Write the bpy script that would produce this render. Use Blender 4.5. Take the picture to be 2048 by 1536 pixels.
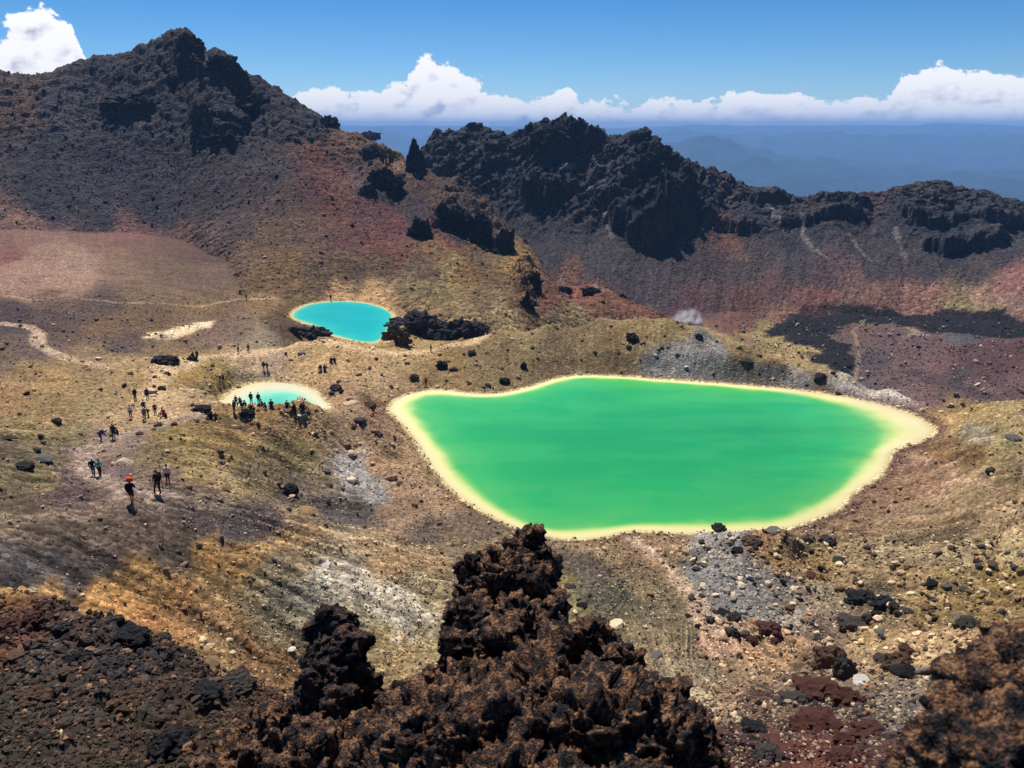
import bpy, bmesh, math, random
import numpy as np
from mathutils import Vector, Matrix

for _o in list(bpy.data.objects):
    bpy.data.objects.remove(_o)
SC = bpy.context.scene
COL = SC.collection
RNG = np.random.default_rng(7)
random.seed(7)
R = math.radians

# ------------------------------------------------------------------ camera
F = 1607.0            # focal length in pixels of the 2048 px wide photograph
PITCH = math.atan((768 - 255) / F)
CZ = 100.0            # world height of the lens
cd = bpy.data.cameras.new('camera')
cam = bpy.data.objects.new('camera', cd)
COL.objects.link(cam)
cam.location = (0, 0, CZ)
cam.rotation_euler = (math.pi / 2 - PITCH, 0, 0)
cd.sensor_width = 36
cd.lens = 36 * F / 2048
cd.clip_start = 0.1
cd.clip_end = 300000
cd.dof.use_dof = True
cd.dof.focus_distance = 60
cd.dof.aperture_fstop = 9.0
SC.camera = cam

# ------------------------------------------------------------------ sun and sky
SUN_EL, SUN_AZ = R(55), R(-20)          # azimuth measured from +Y towards +X
sl = bpy.data.lights.new('sun', 'SUN')
sl.energy = 5.0
sl.angle = R(0.53)
sl.color = (1.0, 0.955, 0.88)
sun = bpy.data.objects.new('sun', sl)
COL.objects.link(sun)
sdir = Vector((math.sin(SUN_AZ) * math.cos(SUN_EL), math.cos(SUN_AZ) * math.cos(SUN_EL), math.sin(SUN_EL)))
sun.rotation_euler = (-sdir).to_track_quat('-Z', 'Y').to_euler()
sun.location = (0, 0, CZ + 300)

W = bpy.data.worlds.new('World')
SC.world = W
W.use_nodes = True
W.cycles.sampling_method = 'MANUAL'
W.cycles.sample_map_resolution = 256
SC.view_settings.view_transform = 'Standard'
SC.view_settings.look = 'None'
SC.view_settings.exposure = 0.22
SC.view_settings.gamma = 1.0
SC.render.engine = 'CYCLES'
SC.cycles.use_denoising = True
SC.cycles.max_bounces = 8
SC.cycles.volume_bounces = 1
SC.cycles.diffuse_bounces = 2
SC.cycles.volume_step_rate = 1.0
SC.cycles.volume_max_steps = 256


def nd(nt, typ, loc=None, **kw):
    n = nt.nodes.new(typ)
    for k, v in kw.items():
        if k in n.bl_rna.properties:
            setattr(n, k, v)
        else:
            n.inputs[k].default_value = v
    return n


def lk(nt, a, b):
    nt.links.new(a, b)


def mathn(nt, op, a, b=None, c=None, clamp=False):
    n = nt.nodes.new('ShaderNodeMath')
    n.operation = op
    n.use_clamp = clamp
    for i, v in enumerate((a, b, c)):
        if v is None:
            continue
        if isinstance(v, (int, float)):
            n.inputs[i].default_value = v
        else:
            nt.links.new(v, n.inputs[i])
    return n.outputs[0]


def srgb(h):
    if isinstance(h, str):
        h = h.lstrip('#')
        c = [int(h[i:i + 2], 16) / 255 for i in (0, 2, 4)]
    else:
        c = h
    return tuple(x / 12.92 if x <= 0.04045 else ((x + 0.055) / 1.055) ** 2.4 for x in c)


# ------------------------------------------------------------------ rays of the photograph
SP, CP = math.sin(PITCH), math.cos(PITCH)


def ray(px, py):
    """azimuth and tan(elevation) of the direction through a pixel"""
    dx = np.asarray(px, float) - 1024
    dy = np.asarray(py, float) - 768
    fw = F * CP - dy * SP
    dn = F * SP + dy * CP
    h = np.hypot(fw, dx)
    return np.arctan2(dx, fw), -dn / h


def to_px(az, t):
    x, y, z = np.sin(az), np.cos(az), t
    zc = y * CP - z * SP
    up = y * SP + z * CP
    return 1024 + F * x / zc, 768 - F * up / zc


# world: physical sky, with a bank of cumulus low over the horizon
wt = W.node_tree
wt.nodes.clear()
sky = nd(wt, 'ShaderNodeTexSky', sky_type='NISHITA', sun_disc=False)
sky.sun_elevation = SUN_EL
sky.sun_rotation = SUN_AZ
sky.altitude = 3500
sky.air_density = 1.0
sky.dust_density = 0.0
sky.ozone_density = 1.6
sat = nd(wt, 'ShaderNodeHueSaturation', Saturation=1.42, Value=1.0)
lk(wt, sky.outputs[0], sat.inputs['Color'])
bg = nd(wt, 'ShaderNodeBackground', Strength=0.083)
tn = nd(wt, 'ShaderNodeMix', data_type='RGBA', blend_type='MULTIPLY')
tn.inputs['Factor'].default_value = 1.0
tn.inputs[7].default_value = (0.84, 0.92, 1.0, 1)
lk(wt, sat.outputs[0], tn.inputs[6])
lk(wt, tn.outputs[2], bg.inputs[0])
wo = nd(wt, 'ShaderNodeOutputWorld')
tc = nd(wt, 'ShaderNodeTexCoord')
sx = nd(wt, 'ShaderNodeSeparateXYZ')
lk(wt, tc.outputs['Generated'], sx.inputs[0])
AZn = mathn(wt, 'MULTIPLY', mathn(wt, 'ARCTAN2', sx.outputs[0], sx.outputs[1]), 180 / math.pi)
ELn = mathn(wt, 'MULTIPLY', mathn(wt, 'ARCSINE', sx.outputs[2]), 180 / math.pi)


def curve_of(pairs, lo=-60.0, hi=60.0, vmax=10.0):
    fc = wt.nodes.new('ShaderNodeFloatCurve')
    c = fc.mapping.curves[0]
    pts = sorted(((a - lo) / (hi - lo), (v + 2) / (vmax + 2)) for a, v in pairs)
    c.points[0].location = (0.0, pts[0][1]); c.points[1].location = (1.0, pts[-1][1])
    for q in pts:
        c.points.new(*q)
    for q in c.points:
        q.handle_type = 'AUTO_CLAMPED'
    fc.mapping.update()
    lk(wt, mathn(wt, 'MULTIPLY_ADD', AZn, 1 / (hi - lo), -lo / (hi - lo)), fc.inputs['Value'])
    return mathn(wt, 'MULTIPLY_ADD', fc.outputs[0], vmax + 2, -2.0)


def px_pairs(L):
    out = []
    for px, py in L:
        a, t = ray(px, py)
        out.append((math.degrees(float(a)), math.degrees(math.atan(float(t)))))
    return out


TOPS = [(-900, 205), (-500, 190), (-250, 150), (-100, 120), (-10, 92), (30, 52), (90, 30), (130, 48), (160, 92), (190, 135), (225, 215), (560, 200), (600, 190), (660, 173), (700, 187), (745, 188), (790, 184), (822, 158), (850, 118), (885, 124), (920, 146), (955, 178),
        (1000, 194), (1060, 205), (1100, 190), (1135, 180), (1180, 205), (1300, 203), (1400, 201), (1500, 190), (1560, 198), (1640, 210), (1715, 201), (1760, 210), (1778, 200), (1800, 155), (1840, 148), (1910, 138), (1970, 146), (2048, 150), (2300, 165), (2700, 195)]
BASE = [(-900, 250), (0, 240), (600, 268), (700, 300), (780, 292), (850, 300), (1000, 275), (1200, 268), (1260, 262), (1330, 252), (1400, 262), (1480, 250), (1560, 262), (1640, 252), (1720, 258), (1850, 258), (1950, 266), (2048, 274), (2300, 262), (2700, 255)]
Hn = curve_of(px_pairs(TOPS))
Bn = curve_of(px_pairs(BASE))


def cloud_density(da, de, octaves=8.0, vdet=5.0):
    az_, el_ = mathn(wt, 'ADD', AZn, da), mathn(wt, 'ADD', ELn, de)
    cb = nd(wt, 'ShaderNodeCombineXYZ')
    lk(wt, az_, cb.inputs[0])
    lk(wt, mathn(wt, 'MULTIPLY', el_, 1.35), cb.inputs[1])
    w = nd(wt, 'ShaderNodeTexNoise', Scale=0.9, Detail=5.0, Roughness=0.55)
    lk(wt, cb.outputs[0], w.inputs['Vector'])
    wv = nd(wt, 'ShaderNodeVectorMath', operation='SCALE', Scale=0.9)
    lk(wt, w.outputs['Color'], wv.inputs[0])
    ad = nd(wt, 'ShaderNodeVectorMath', operation='ADD')
    lk(wt, cb.outputs[0], ad.inputs[0]); lk(wt, wv.outputs[0], ad.inputs[1])
    vo = nd(wt, 'ShaderNodeTexVoronoi', feature='F1', Scale=0.62, Detail=vdet, Roughness=0.52, Lacunarity=2.3)
    vo.normalize = True
    lk(wt, ad.outputs[0], vo.inputs['Vector'])
    no = nd(wt, 'ShaderNodeTexNoise', Scale=0.55, Detail=octaves, Roughness=0.6)
    lk(wt, ad.outputs[0], no.inputs['Vector'])
    puff = mathn(wt, 'MULTIPLY_ADD', vo.outputs['Distance'], -2.2, 0.75)
    fl = mathn(wt, 'MULTIPLY_ADD', no.outputs[0], 3.4, -1.7)
    tex = mathn(wt, 'ADD', puff, fl)
    edge = mathn(wt, 'MULTIPLY_ADD', mathn(wt, 'SUBTRACT', Hn, el_), 1.15, 0.15)
    edge = mathn(wt, 'MINIMUM', edge, 0.72)
    return mathn(wt, 'ADD', edge, tex), el_, tex


D0, _e, TX = cloud_density(0.0, 0.0)
D1, _e, TX1 = cloud_density(-0.09, 0.12, 8.0, 5.0)
DL, _e, TXL = cloud_density(0.0, 0.0, 1.5, 1.0)
D2, _e, TX2 = cloud_density(-0.35, 0.55, 1.5, 1.0)
low = mathn(wt, 'MULTIPLY_ADD', mathn(wt, 'SUBTRACT', ELn, Bn), 1.1, 0.7)     # thins out under the base
low = mathn(wt, 'MINIMUM', low, 1.0)
dens = mathn(wt, 'ADD', D0, mathn(wt, 'MULTIPLY_ADD', low, 1.6, -1.6))
mr = nd(wt, 'ShaderNodeMapRange', interpolation_type='SMOOTHSTEP')
mr.inputs['From Min'].default_value = 0.0
mr.inputs['From Max'].default_value = 0.28
lk(wt, dens, mr.inputs['Value'])
alpha = mr.outputs[0]
lit = mathn(wt, 'MULTIPLY_ADD', mathn(wt, 'SUBTRACT', D0, D1), 0.22, 0.81)
lit = mathn(wt, 'ADD', lit, mathn(wt, 'MULTIPLY', mathn(wt, 'MAXIMUM', mathn(wt, 'MINIMUM', mathn(wt, 'SUBTRACT', DL, D2), 0.5), -1.2), 0.34))
lit = mathn(wt, 'ADD', lit, mathn(wt, 'MULTIPLY', mathn(wt, 'MINIMUM', mathn(wt, 'SUBTRACT', ELn, Bn), 2.5), 0.05))
cr = wt.nodes.new('ShaderNodeValToRGB')
els = cr.color_ramp.elements
els[0].position = 0.25; els[0].color = srgb('8292b6') + (1,)
els[1].position = 0.95; els[1].color = srgb('fefcfb') + (1,)
e = els.new(0.48); e.color = srgb('b0b6cc') + (1,)
e = els.new(0.70); e.color = srgb('e6e3eb') + (1,)
lk(wt, lit, cr.inputs[0])
bgc = nd(wt, 'ShaderNodeBackground', Strength=0.98)
lk(wt, cr.outputs[0], bgc.inputs[0])
mxs = nd(wt, 'ShaderNodeMixShader')
lk(wt, alpha, mxs.inputs[0])
lk(wt, bg.outputs[0], mxs.inputs[1])
lk(wt, bgc.outputs[0], mxs.inputs[2])
lk(wt, mxs.outputs[0], wo.inputs[0])

# ------------------------------------------------------------------ noise
def _h2(ix, iy, s):
    h = (ix.astype(np.uint32) * np.uint32(374761393) + iy.astype(np.uint32) * np.uint32(668265263) + np.uint32(s * 974711 & 0xffffffff))
    h = (h ^ (h >> np.uint32(13))) * np.uint32(1274126177)
    return h ^ (h >> np.uint32(16))


def _h3(ix, iy, iz, s):
    h = (ix.astype(np.uint32) * np.uint32(374761393) + iy.astype(np.uint32) * np.uint32(668265263)
         + iz.astype(np.uint32) * np.uint32(2246822519) + np.uint32(s * 974711 & 0xffffffff))
    h = (h ^ (h >> np.uint32(13))) * np.uint32(1274126177)
    return h ^ (h >> np.uint32(16))


def perlin2(x, y, s=0):
    xf, yf = np.floor(x), np.floor(y)
    ix, iy = xf.astype(np.int64), yf.astype(np.int64)
    fx, fy = (x - xf).astype(np.float32), (y - yf).astype(np.float32)
    u = fx * fx * fx * (fx * (fx * 6 - 15) + 10)
    v = fy * fy * fy * (fy * (fy * 6 - 15) + 10)
    out = []
    for dx in (0, 1):
        for dy in (0, 1):
            a = _h2(ix + dx, iy + dy, s).astype(np.float32) * np.float32(2 * np.pi / 4294967296.0)
            out.append(np.cos(a) * (fx - dx) + np.sin(a) * (fy - dy))
    a = out[0] * (1 - v) + out[1] * v
    b = out[2] * (1 - v) + out[3] * v
    return (a * (1 - u) + b * u) * 1.5


def fbm2(x, y, octv=5, s=0, gain=0.5, mode='n', lac=2.03):
    tot = np.zeros(np.shape(x), np.float32)
    amp, fr, nrm = 1.0, 1.0, 0.0
    for i in range(octv):
        n = perlin2(x * fr + 17.3 * i, y * fr - 9.1 * i, s + i)
        if mode == 'r':
            n = 1 - np.abs(n) * 2
        elif mode == 'b':
            n = np.abs(n) * 2 - 0.6
        tot += amp * n
        nrm += amp
        amp *= gain
        fr *= lac
    return tot / nrm


def perlin3(p, s=0):
    f = np.floor(p)
    i = f.astype(np.int64)
    r = (p - f).astype(np.float32)
    w = r * r * r * (r * (r * 6 - 15) + 10)
    res = np.zeros(len(p), np.float32)
    for dx in (0, 1):
        wx = w[:, 0] if dx else 1 - w[:, 0]
        for dy in (0, 1):
            wy = w[:, 1] if dy else 1 - w[:, 1]
            for dz in (0, 1):
                wz = w[:, 2] if dz else 1 - w[:, 2]
                h = _h3(i[:, 0] + dx, i[:, 1] + dy, i[:, 2] + dz, s)
                gx = (h & np.uint32(1023)).astype(np.float32) / 511.5 - 1
                gy = ((h >> np.uint32(10)) & np.uint32(1023)).astype(np.float32) / 511.5 - 1
                gz = ((h >> np.uint32(20)) & np.uint32(1023)).astype(np.float32) / 511.5 - 1
                res += wx * wy * wz * (gx * (r[:, 0] - dx) + gy * (r[:, 1] - dy) + gz * (r[:, 2] - dz))
    return res * 1.3


def fbm3(p, octv=4, s=0, gain=0.5):
    tot = np.zeros(len(p), np.float32)
    amp, fr = 1.0, 1.0
    for k in range(octv):
        tot += amp * perlin3(p * fr + 7.7 * k, s + k)
        amp *= gain
        fr *= 2.03
    return tot


def worley3(p, s=0):
    """distance to the nearest feature point, about 0..1"""
    f = np.floor(p)
    i = f.astype(np.int64)
    r = p - f
    best = np.full(len(p), 9.0)
    for dx in (-1, 0, 1):
        for dy in (-1, 0, 1):
            for dz in (-1, 0, 1):
                h = _h3(i[:, 0] + dx, i[:, 1] + dy, i[:, 2] + dz, s)
                qx = (h & np.uint32(1023)) / 1023.0 + dx - r[:, 0]
                qy = ((h >> np.uint32(10)) & np.uint32(1023)) / 1023.0 + dy - r[:, 1]
                qz = ((h >> np.uint32(20)) & np.uint32(1023)) / 1023.0 + dz - r[:, 2]
                best = np.minimum(best, qx * qx + qy * qy + qz * qz)
    return np.sqrt(best)


def worley2(x, y, s=0):
    fx, fy = np.floor(x), np.floor(y)
    ix, iy = fx.astype(np.int64), fy.astype(np.int64)
    rx, ry = (x - fx).astype(np.float32), (y - fy).astype(np.float32)
    best = np.full(np.shape(x), 9.0, np.float32)
    cid = np.zeros(np.shape(x), np.float32)
    for dx in (-1, 0, 1):
        for dy in (-1, 0, 1):
            h = _h2(ix + dx, iy + dy, s)
            qx = (h & np.uint32(65535)).astype(np.float32) / 65535 + dx - rx
            qy = (h >> np.uint32(16)).astype(np.float32) / 65535 + dy - ry
            d = qx * qx + qy * qy
            m = d < best
            best = np.where(m, d, best)
            cid = np.where(m, ((h >> np.uint32(7)) & np.uint32(1023)).astype(np.float32) / 1023, cid)
    return np.sqrt(best), cid


def sstep(a, b, x):
    t = np.clip((x - a) / (b - a), 0, 1)
    return t * t * (3 - 2 * t)


# ------------------------------------------------------------------ scene helpers
def tag(o, label=None, cat=None, group=None, kind=None):
    if label: o['label'] = label
    if cat: o['category'] = cat
    if group: o['group'] = group
    if kind: o['kind'] = kind
    return o


def mesh_np(name, verts, quads=None, tris=None, smooth=True):
    me = bpy.data.meshes.new(name)
    verts = np.asarray(verts, np.float32)
    me.vertices.add(len(verts))
    me.vertices.foreach_set('co', verts.ravel())
    parts, tot = [], []
    if quads is not None and len(quads):
        parts.append(np.asarray(quads, np.int32).ravel()); tot.append(np.full(len(quads), 4, np.int32))
    if tris is not None and len(tris):
        parts.append(np.asarray(tris, np.int32).ravel()); tot.append(np.full(len(tris), 3, np.int32))
    li = np.concatenate(parts); tt = np.concatenate(tot)
    me.loops.add(len(li))
    me.loops.foreach_set('vertex_index', li)
    me.polygons.add(len(tt))
    me.polygons.foreach_set('loop_start', np.concatenate([[0], np.cumsum(tt)[:-1]]).astype(np.int32))
    me.polygons.foreach_set('loop_total', tt)
    me.polygons.foreach_set('use_smooth', np.full(len(tt), smooth))
    me.update()
    return me


def set_col(me, rgb, name='tint'):
    a = me.attributes.new(name, 'FLOAT_COLOR', 'POINT')
    c = np.ones((len(rgb), 4), np.float32)
    c[:, :3] = rgb
    a.data.foreach_set('color', c.ravel())


def link(name, me, mat=None, parent=None):
    o = bpy.data.objects.new(name, me)
    COL.objects.link(o)
    if mat is not None:
        me.materials.clear()
        me.materials.append(mat)
    if parent is not None:
        o.parent = parent
    return o
# ------------------------------------------------------------------ terrain: three height fields on one polar grid
def ctrl(vis, hid=(), zed=()):
    """visible points (px,py,r), hidden points (px,py_ref,r,z), points on a level (px,py,z)"""
    P = []
    for px, py, r in vis:
        a, t = ray(px, py)
        P.append((float(a), math.log(r), float(t)))
    for px, py, r, z in hid:
        a, t = ray(px, py)
        P.append((float(a), math.log(r), z / r))
    for px, py, z in zed:
        a, t = ray(px, py)
        P.append((float(a), math.log(z / float(t)), float(t)))
    return np.array(P)


LS = 0.36     # weight of ln(r) against azimuth


def rbf(P, AZ, LR, c=0.006, smooth=0.0):
    X = np.stack([P[:, 0], P[:, 1] * LS], 1)
    D = np.sqrt(((X[:, None] - X[None]) ** 2).sum(-1) + c * c)
    n = len(X)
    A = np.zeros((n + 3, n + 3))
    A[:n, :n] = D + np.eye(n) * smooth
    A[:n, n] = 1; A[:n, n + 1:] = X
    A[n, :n] = 1; A[n + 1:, :n] = X.T
    w = np.linalg.solve(A, np.concatenate([P[:, 2], [0, 0, 0]]))
    out = (w[n] + w[n + 1] * AZ + w[n + 2] * LR * LS).astype(np.float32)
    az = AZ.astype(np.float32); lr = (LR * LS).astype(np.float32)
    for k in range(n):
        out += np.float32(w[k]) * np.sqrt((az - np.float32(X[k, 0])) ** 2 + (lr - np.float32(X[k, 1])) ** 2 + np.float32(c * c))
    return out


ZB, ZS, ZT = -45.0, -42.5, -48.5         # levels of the green lake, the small lake, the blue lake

GA = ctrl([
    # near shelf on the left
    (0, 1536, 5.0), (300, 1536, 4.8), (560, 1536, 4.2), (0, 1400, 7.5), (300, 1400, 7.3), (500, 1420, 6.6),
    (0, 1300, 11), (200, 1300, 10.5), (350, 1330, 9.3),
    (0, 1212, 17), (120, 1215, 15.5), (250, 1262, 13), (400, 1335, 10), (540, 1385, 8.3),
    (0, 1040, 48.5), (100, 1025, 49.5), (265, 1005, 52.6), (330, 980, 58.5), (400, 1000, 58), (500, 1020, 59), (620, 1045, 60), (750, 1090, 60), (900, 1150, 60), (1000, 1180, 61),
    # walking ridge
    (200, 955, 77), (160, 915, 86), (195, 892, 91), (240, 875, 97), (320, 850, 101), (400, 828, 104), (450, 824, 106), (500, 817, 108), (560, 812, 109), (600, 812, 110), (640, 818, 111), (720, 832, 114),
    (300, 920, 80), (280, 960, 66), (360, 900, 88), (350, 960, 70), (420, 960, 74), (420, 900, 91),
    # bowl in front of the resting crowd
    (500, 860, 102), (500, 900, 96), (500, 960, 84), (600, 870, 106), (600, 900, 102), (600, 960, 94), (700, 900, 107), (700, 960, 98), (560, 1000, 84),
    (650, 1015, 86), (720, 1030, 86), (800, 960, 99), (850, 1000, 92.5), (800, 1050, 83), (900, 1080, 79), (1000, 1120, 74),
    # left flank of the ridge and the plain beyond
    (60, 990, 62), (0, 960, 62), (0, 900, 80), (0, 860, 97), (0, 800, 118), (0, 750, 135), (0, 700, 160), (0, 650, 190), (0, 600, 225), (0, 550, 275), (0, 500, 340), (0, 460, 400),
    (120, 870, 98), (200, 800, 118), (200, 750, 137), (200, 700, 160), (200, 650, 190), (200, 600, 225), (200, 550, 275), (200, 500, 340), (200, 465, 395),
    (350, 800, 115), (300, 760, 132), (330, 722, 146), (400, 712, 150), (500, 705, 153), (600, 685, 155), (650, 678, 156), (700, 685, 157), (760, 699, 156),
    (300, 705, 162), (400, 700, 172), (300, 650, 190), (400, 650, 195), (400, 600, 230), (500, 650, 192), (500, 600, 230), (560, 650, 192), (350, 550, 275), (450, 560, 268),
    (420, 790, 124), (450, 740, 141), (500, 742, 143), (600, 742, 143), (700, 740, 142), (700, 780, 132), (750, 800, 129), (800, 740, 145), (900, 730, 150), (850, 765, 140),
    # ridge behind the green lake
    (830, 702, 158), (900, 690, 160), (1000, 662, 163), (1100, 645, 165), (1200, 637, 166), (1280, 633, 166), (1340, 638, 165), (1400, 655, 163), (1480, 685, 160), (1560, 712, 157),
    (1640, 735, 154), (1700, 750, 151), (1780, 778, 147), (1850, 808, 142), (1100, 700, 153), (1250, 695, 154), (1400, 715, 151), (1000, 720, 150),
    # right shore
    (1950, 808, 136), (2048, 803, 138), (1950, 870, 120), (2048, 880, 116), (1950, 950, 104), (2048, 950, 100), (1900, 900, 118), (1850, 1000, 103), (1950, 1030, 92), (1800, 1050, 93),
    (1400, 1067, 81), (1450, 1058, 82), (1520, 1052, 84), (1580, 1066, 83), (1400, 1150, 72), (1500, 1140, 74), (1600, 1110, 82),
    (1100, 1120, 73), (1200, 1130, 73), (1300, 1130, 75), (1100, 1200, 63), (1200, 1200, 64), (1300, 1220, 63), (1200, 1300, 53), (1400, 1300, 55), (1400, 1400, 40), (1500, 1450, 24), (1400, 1536, 14.5),
    (1550, 1250, 64), (1550, 1350, 50), (1700, 1100, 85), (1700, 1200, 73), (1700, 1300, 58), (1700, 1400, 38), (1700, 1480, 22), (1700, 1536, 14),
    (1850, 1350, 42), (2000, 1100, 87), (2000, 1200, 70), (2000, 1300, 48), (2000, 1400, 27), (2000, 1536, 11), (1200, 1400, 38), (1200, 1536, 12), (1000, 1300, 45), (900, 1420, 36), (700, 1420, 32),
], [

    (x, 1300, 1.3, -1.75) for x in (-300, 200, 700, 1024, 1350, 1850, 2350)] + [
    (0, 1275, 25, -16.5), (120, 1275, 25, -17.5), (250, 1335, 25, -19), (400, 1400, 25, -20.5), (560, 1450, 25, -22.5), (120, 1290, 19, -13), (0, 1290, 21, -13), (250, 1335, 17, -13.3), (400, 1400, 15, -13.4), (560, 1450, 13, -12.6), (700, 1450, 14, -13.5),
    (-200, 1100, 38, -18.8), (-200, 1100, 46, -20.3), (-200, 1000, 62, -23.5), (-200, 1200, 30, -17.0), (-400, 1100, 42, -18.5),
    (200, 1300, 2.2, -2.1), (700, 1400, 2.2, -2.2), (1024, 1400, 2.4, -2.4), (1350, 1400, 2.4, -2.5), (1850, 1400, 2.4, -2.7),
    (700, 1400, 3.6, -3.5), (1024, 1400, 4.5, -4.3), (1400, 1400, 5.0, -5.0), (1900, 1400, 5.0, -4.8), (750, 1400, 8, -7.6), (1050, 1500, 9, -8.6),
    # behind the lake ridge
    (1000, 655, 190, -52), (1100, 645, 195, -56), (1200, 637, 195, -56), (1280, 633, 195, -57), (1340, 638, 195, -60), (1480, 685, 190, -62), (1640, 735, 182, -64), (1850, 808, 165, -58),
    (1950, 808, 165, -58), (2048, 803, 170, -60), (1280, 633, 240, -84), (1480, 685, 235, -86), (1640, 735, 230, -86), (1850, 808, 215, -84), (2048, 803, 215, -84), (1000, 655, 240, -62), (900, 600, 240, -60),
    (760, 690, 175, -49.5), (830, 690, 180, -50), (600, 670, 178, -49.5), (680, 680, 178, -50),
    # far floor
    (0, 470, 450, -46), (300, 470, 450, -48), (600, 470, 400, -58), (900, 500, 400, -70), (1200, 560, 430, -92), (1600, 600, 480, -92), (2048, 600, 500, -88),
    (0, 470, 650, -90), (600, 470, 650, -100), (1200, 560, 650, -110), (2048, 600, 650, -110), (0, 470, 900, -330), (1024, 470, 900, -330), (2048, 600, 900, -330),
], [
    (778, 822, ZB + .3), (860, 778, ZB + .2), (950, 787, ZB + .2), (1060, 773, ZB + .2), (1160, 748, ZB + .2), (1330, 758, ZB + .2), (1570, 776, ZB + .2), (1720, 798, ZB + .2), (1868, 858, ZB + .3), (1800, 893, ZB + .3),
    (1760, 950, ZB + .4), (1690, 1010, ZB + .4), (1600, 1050, ZB + .4), (1330, 1068, ZB + .4), (1200, 1080, ZB + .4), (1090, 1076, ZB + .4), (980, 1034, ZB + .4), (890, 968, ZB + .4), (835, 884, ZB + .4),
    (1100, 900, ZB - 2), (1400, 900, ZB - 2), (1600, 900, ZB - 2), (1250, 820, ZB - 2),
    (430, 820, ZS + .3), (470, 778, ZS + .2), (545, 762, ZS + .2), (625, 778, ZS + .2), (657, 815, ZS + .3), (545, 800, ZS - 1), (545, 830, ZS + .2), (630, 832, ZS + .2), (470, 832, ZS + .2),
    (573, 632, ZT + .4), (600, 610, ZT + .4), (640, 600, ZT + .4), (700, 598, ZT + .4), (760, 603, ZT + .5), (790, 626, ZT + .5), (758, 686, ZT + .2), (680, 678, ZT + .2), (650, 668, ZT + .3), (610, 650, ZT + .3), (690, 640, ZT - 1),
    # ochre slope: falls to the right into the gully
    (0, 1190, -20.2), (0, 1150, -20.0), (0, 1100, -19.9), (150, 1200, -22.9), (150, 1150, -22.4), (150, 1090, -22.0), (300, 1250, -25.4), (300, 1180, -24.7), (300, 1120, -24.3), (300, 1060, -24.0),
    (400, 1270, -27.2), (400, 1200, -26.5), (400, 1130, -26.0), (400, 1060, -25.7), (500, 1320, -29.2), (500, 1250, -28.4), (500, 1180, -27.8), (500, 1100, -27.4), (600, 1340, -31), (600, 1250, -30.0), (600, 1170, -29.5), (600, 1100, -29.4),
    (700, 1320, -32.4), (700, 1230, -31.6), (700, 1150, -31.3), (800, 1300, -33.8), (800, 1220, -33.2), (800, 1150, -33.4), (880, 1290, -34.8), (880, 1200, -35),
    # lava valley on the right
    (1450, 640, -87), (1600, 600, -88), (1700, 640, -87), (1850, 620, -87), (2000, 620, -86), (2000, 700, -84), (1850, 720, -85), (1700, 700, -86), (1900, 780, -83), (2048, 780, -82), (2200, 700, -80),
])

GB = ctrl([
    (-60, 150, 560), (0, 148, 560), (100, 148, 558), (150, 130, 552), (200, 115, 546), (280, 95, 540), (335, 70, 536), (372, 62, 533), (395, 85, 530), (408, 106, 528), (430, 100, 520), (462, 112, 516),
    (482, 142, 511), (520, 157, 505), (560, 180, 495), (600, 205, 485), (640, 232, 475), (680, 262, 465), (720, 272, 460), (760, 292, 450), (800, 310, 445), (860, 345, 430), (920, 385, 415),
    (1000, 430, 395), (1050, 490, 375), (1080, 520, 365), (1200, 577, 335), (1330, 634, 305),
    (0, 455, 400), (0, 400, 430), (0, 300, 480), (0, 220, 520), (200, 455, 400), (200, 350, 450), (200, 250, 490), (200, 170, 528), (350, 470, 390), (350, 380, 430), (350, 300, 460), (350, 200, 495), (350, 120, 520),
    (400, 520, 335), (440, 560, 285), (470, 600, 238), (520, 600, 240), (540, 500, 310), (590, 430, 360), (600, 360, 400), (610, 290, 440), (500, 420, 385), (500, 330, 425), (500, 240, 470),
    (560, 560, 262), (640, 590, 243), (650, 520, 290), (700, 350, 420), (680, 430, 365), (700, 500, 310), (720, 560, 265), (800, 400, 395), (780, 460, 345), (810, 520, 295), (840, 560, 262), (790, 595, 240), (850, 605, 228),
    (900, 500, 325), (900, 440, 372), (950, 520, 325), (920, 580, 262), (950, 635, 212), (1000, 490, 360), (1000, 560, 290), (1050, 625, 230), (1100, 565, 325), (1100, 625, 245), (1200, 622, 268), (1150, 600, 290),
], [
    (-60, 300, 340, -70), (0, 300, 330, -70), (200, 300, 330, -70), (350, 300, 300, -66), (430, 400, 235, -60), (520, 500, 205, -58), (640, 550, 215, -56), (760, 550, 215, -57), (850, 550, 195, -56), (950, 600, 180, -60), (1100, 600, 190, -70), (1250, 600, 210, -90),
    (-60, 150, 620, 18), (100, 150, 620, 18), (372, 62, 590, 20), (372, 62, 680, -80), (0, 148, 700, -60), (560, 180, 560, -20), (680, 262, 520, -45), (760, 292, 490, -60), (860, 345, 460, -70), (1000, 430, 420, -90), (1100, 520, 390, -110), (1330, 634, 330, -100),
    (1450, 640, 300, -130), (1450, 640, 240, -120), (700, 262, 620, -130), (1000, 430, 550, -200), (1300, 500, 450, -200), (1600, 600, 450, -300), (2048, 600, 450, -400), (1600, 600, 250, -300), (2048, 600, 200, -300),
    (0, 300, 900, -300), (600, 300, 900, -330), (1200, 300, 900, -400), (200, 900, 120, -120), (800, 900, 120, -120), (1400, 900, 150, -160),
])

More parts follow.
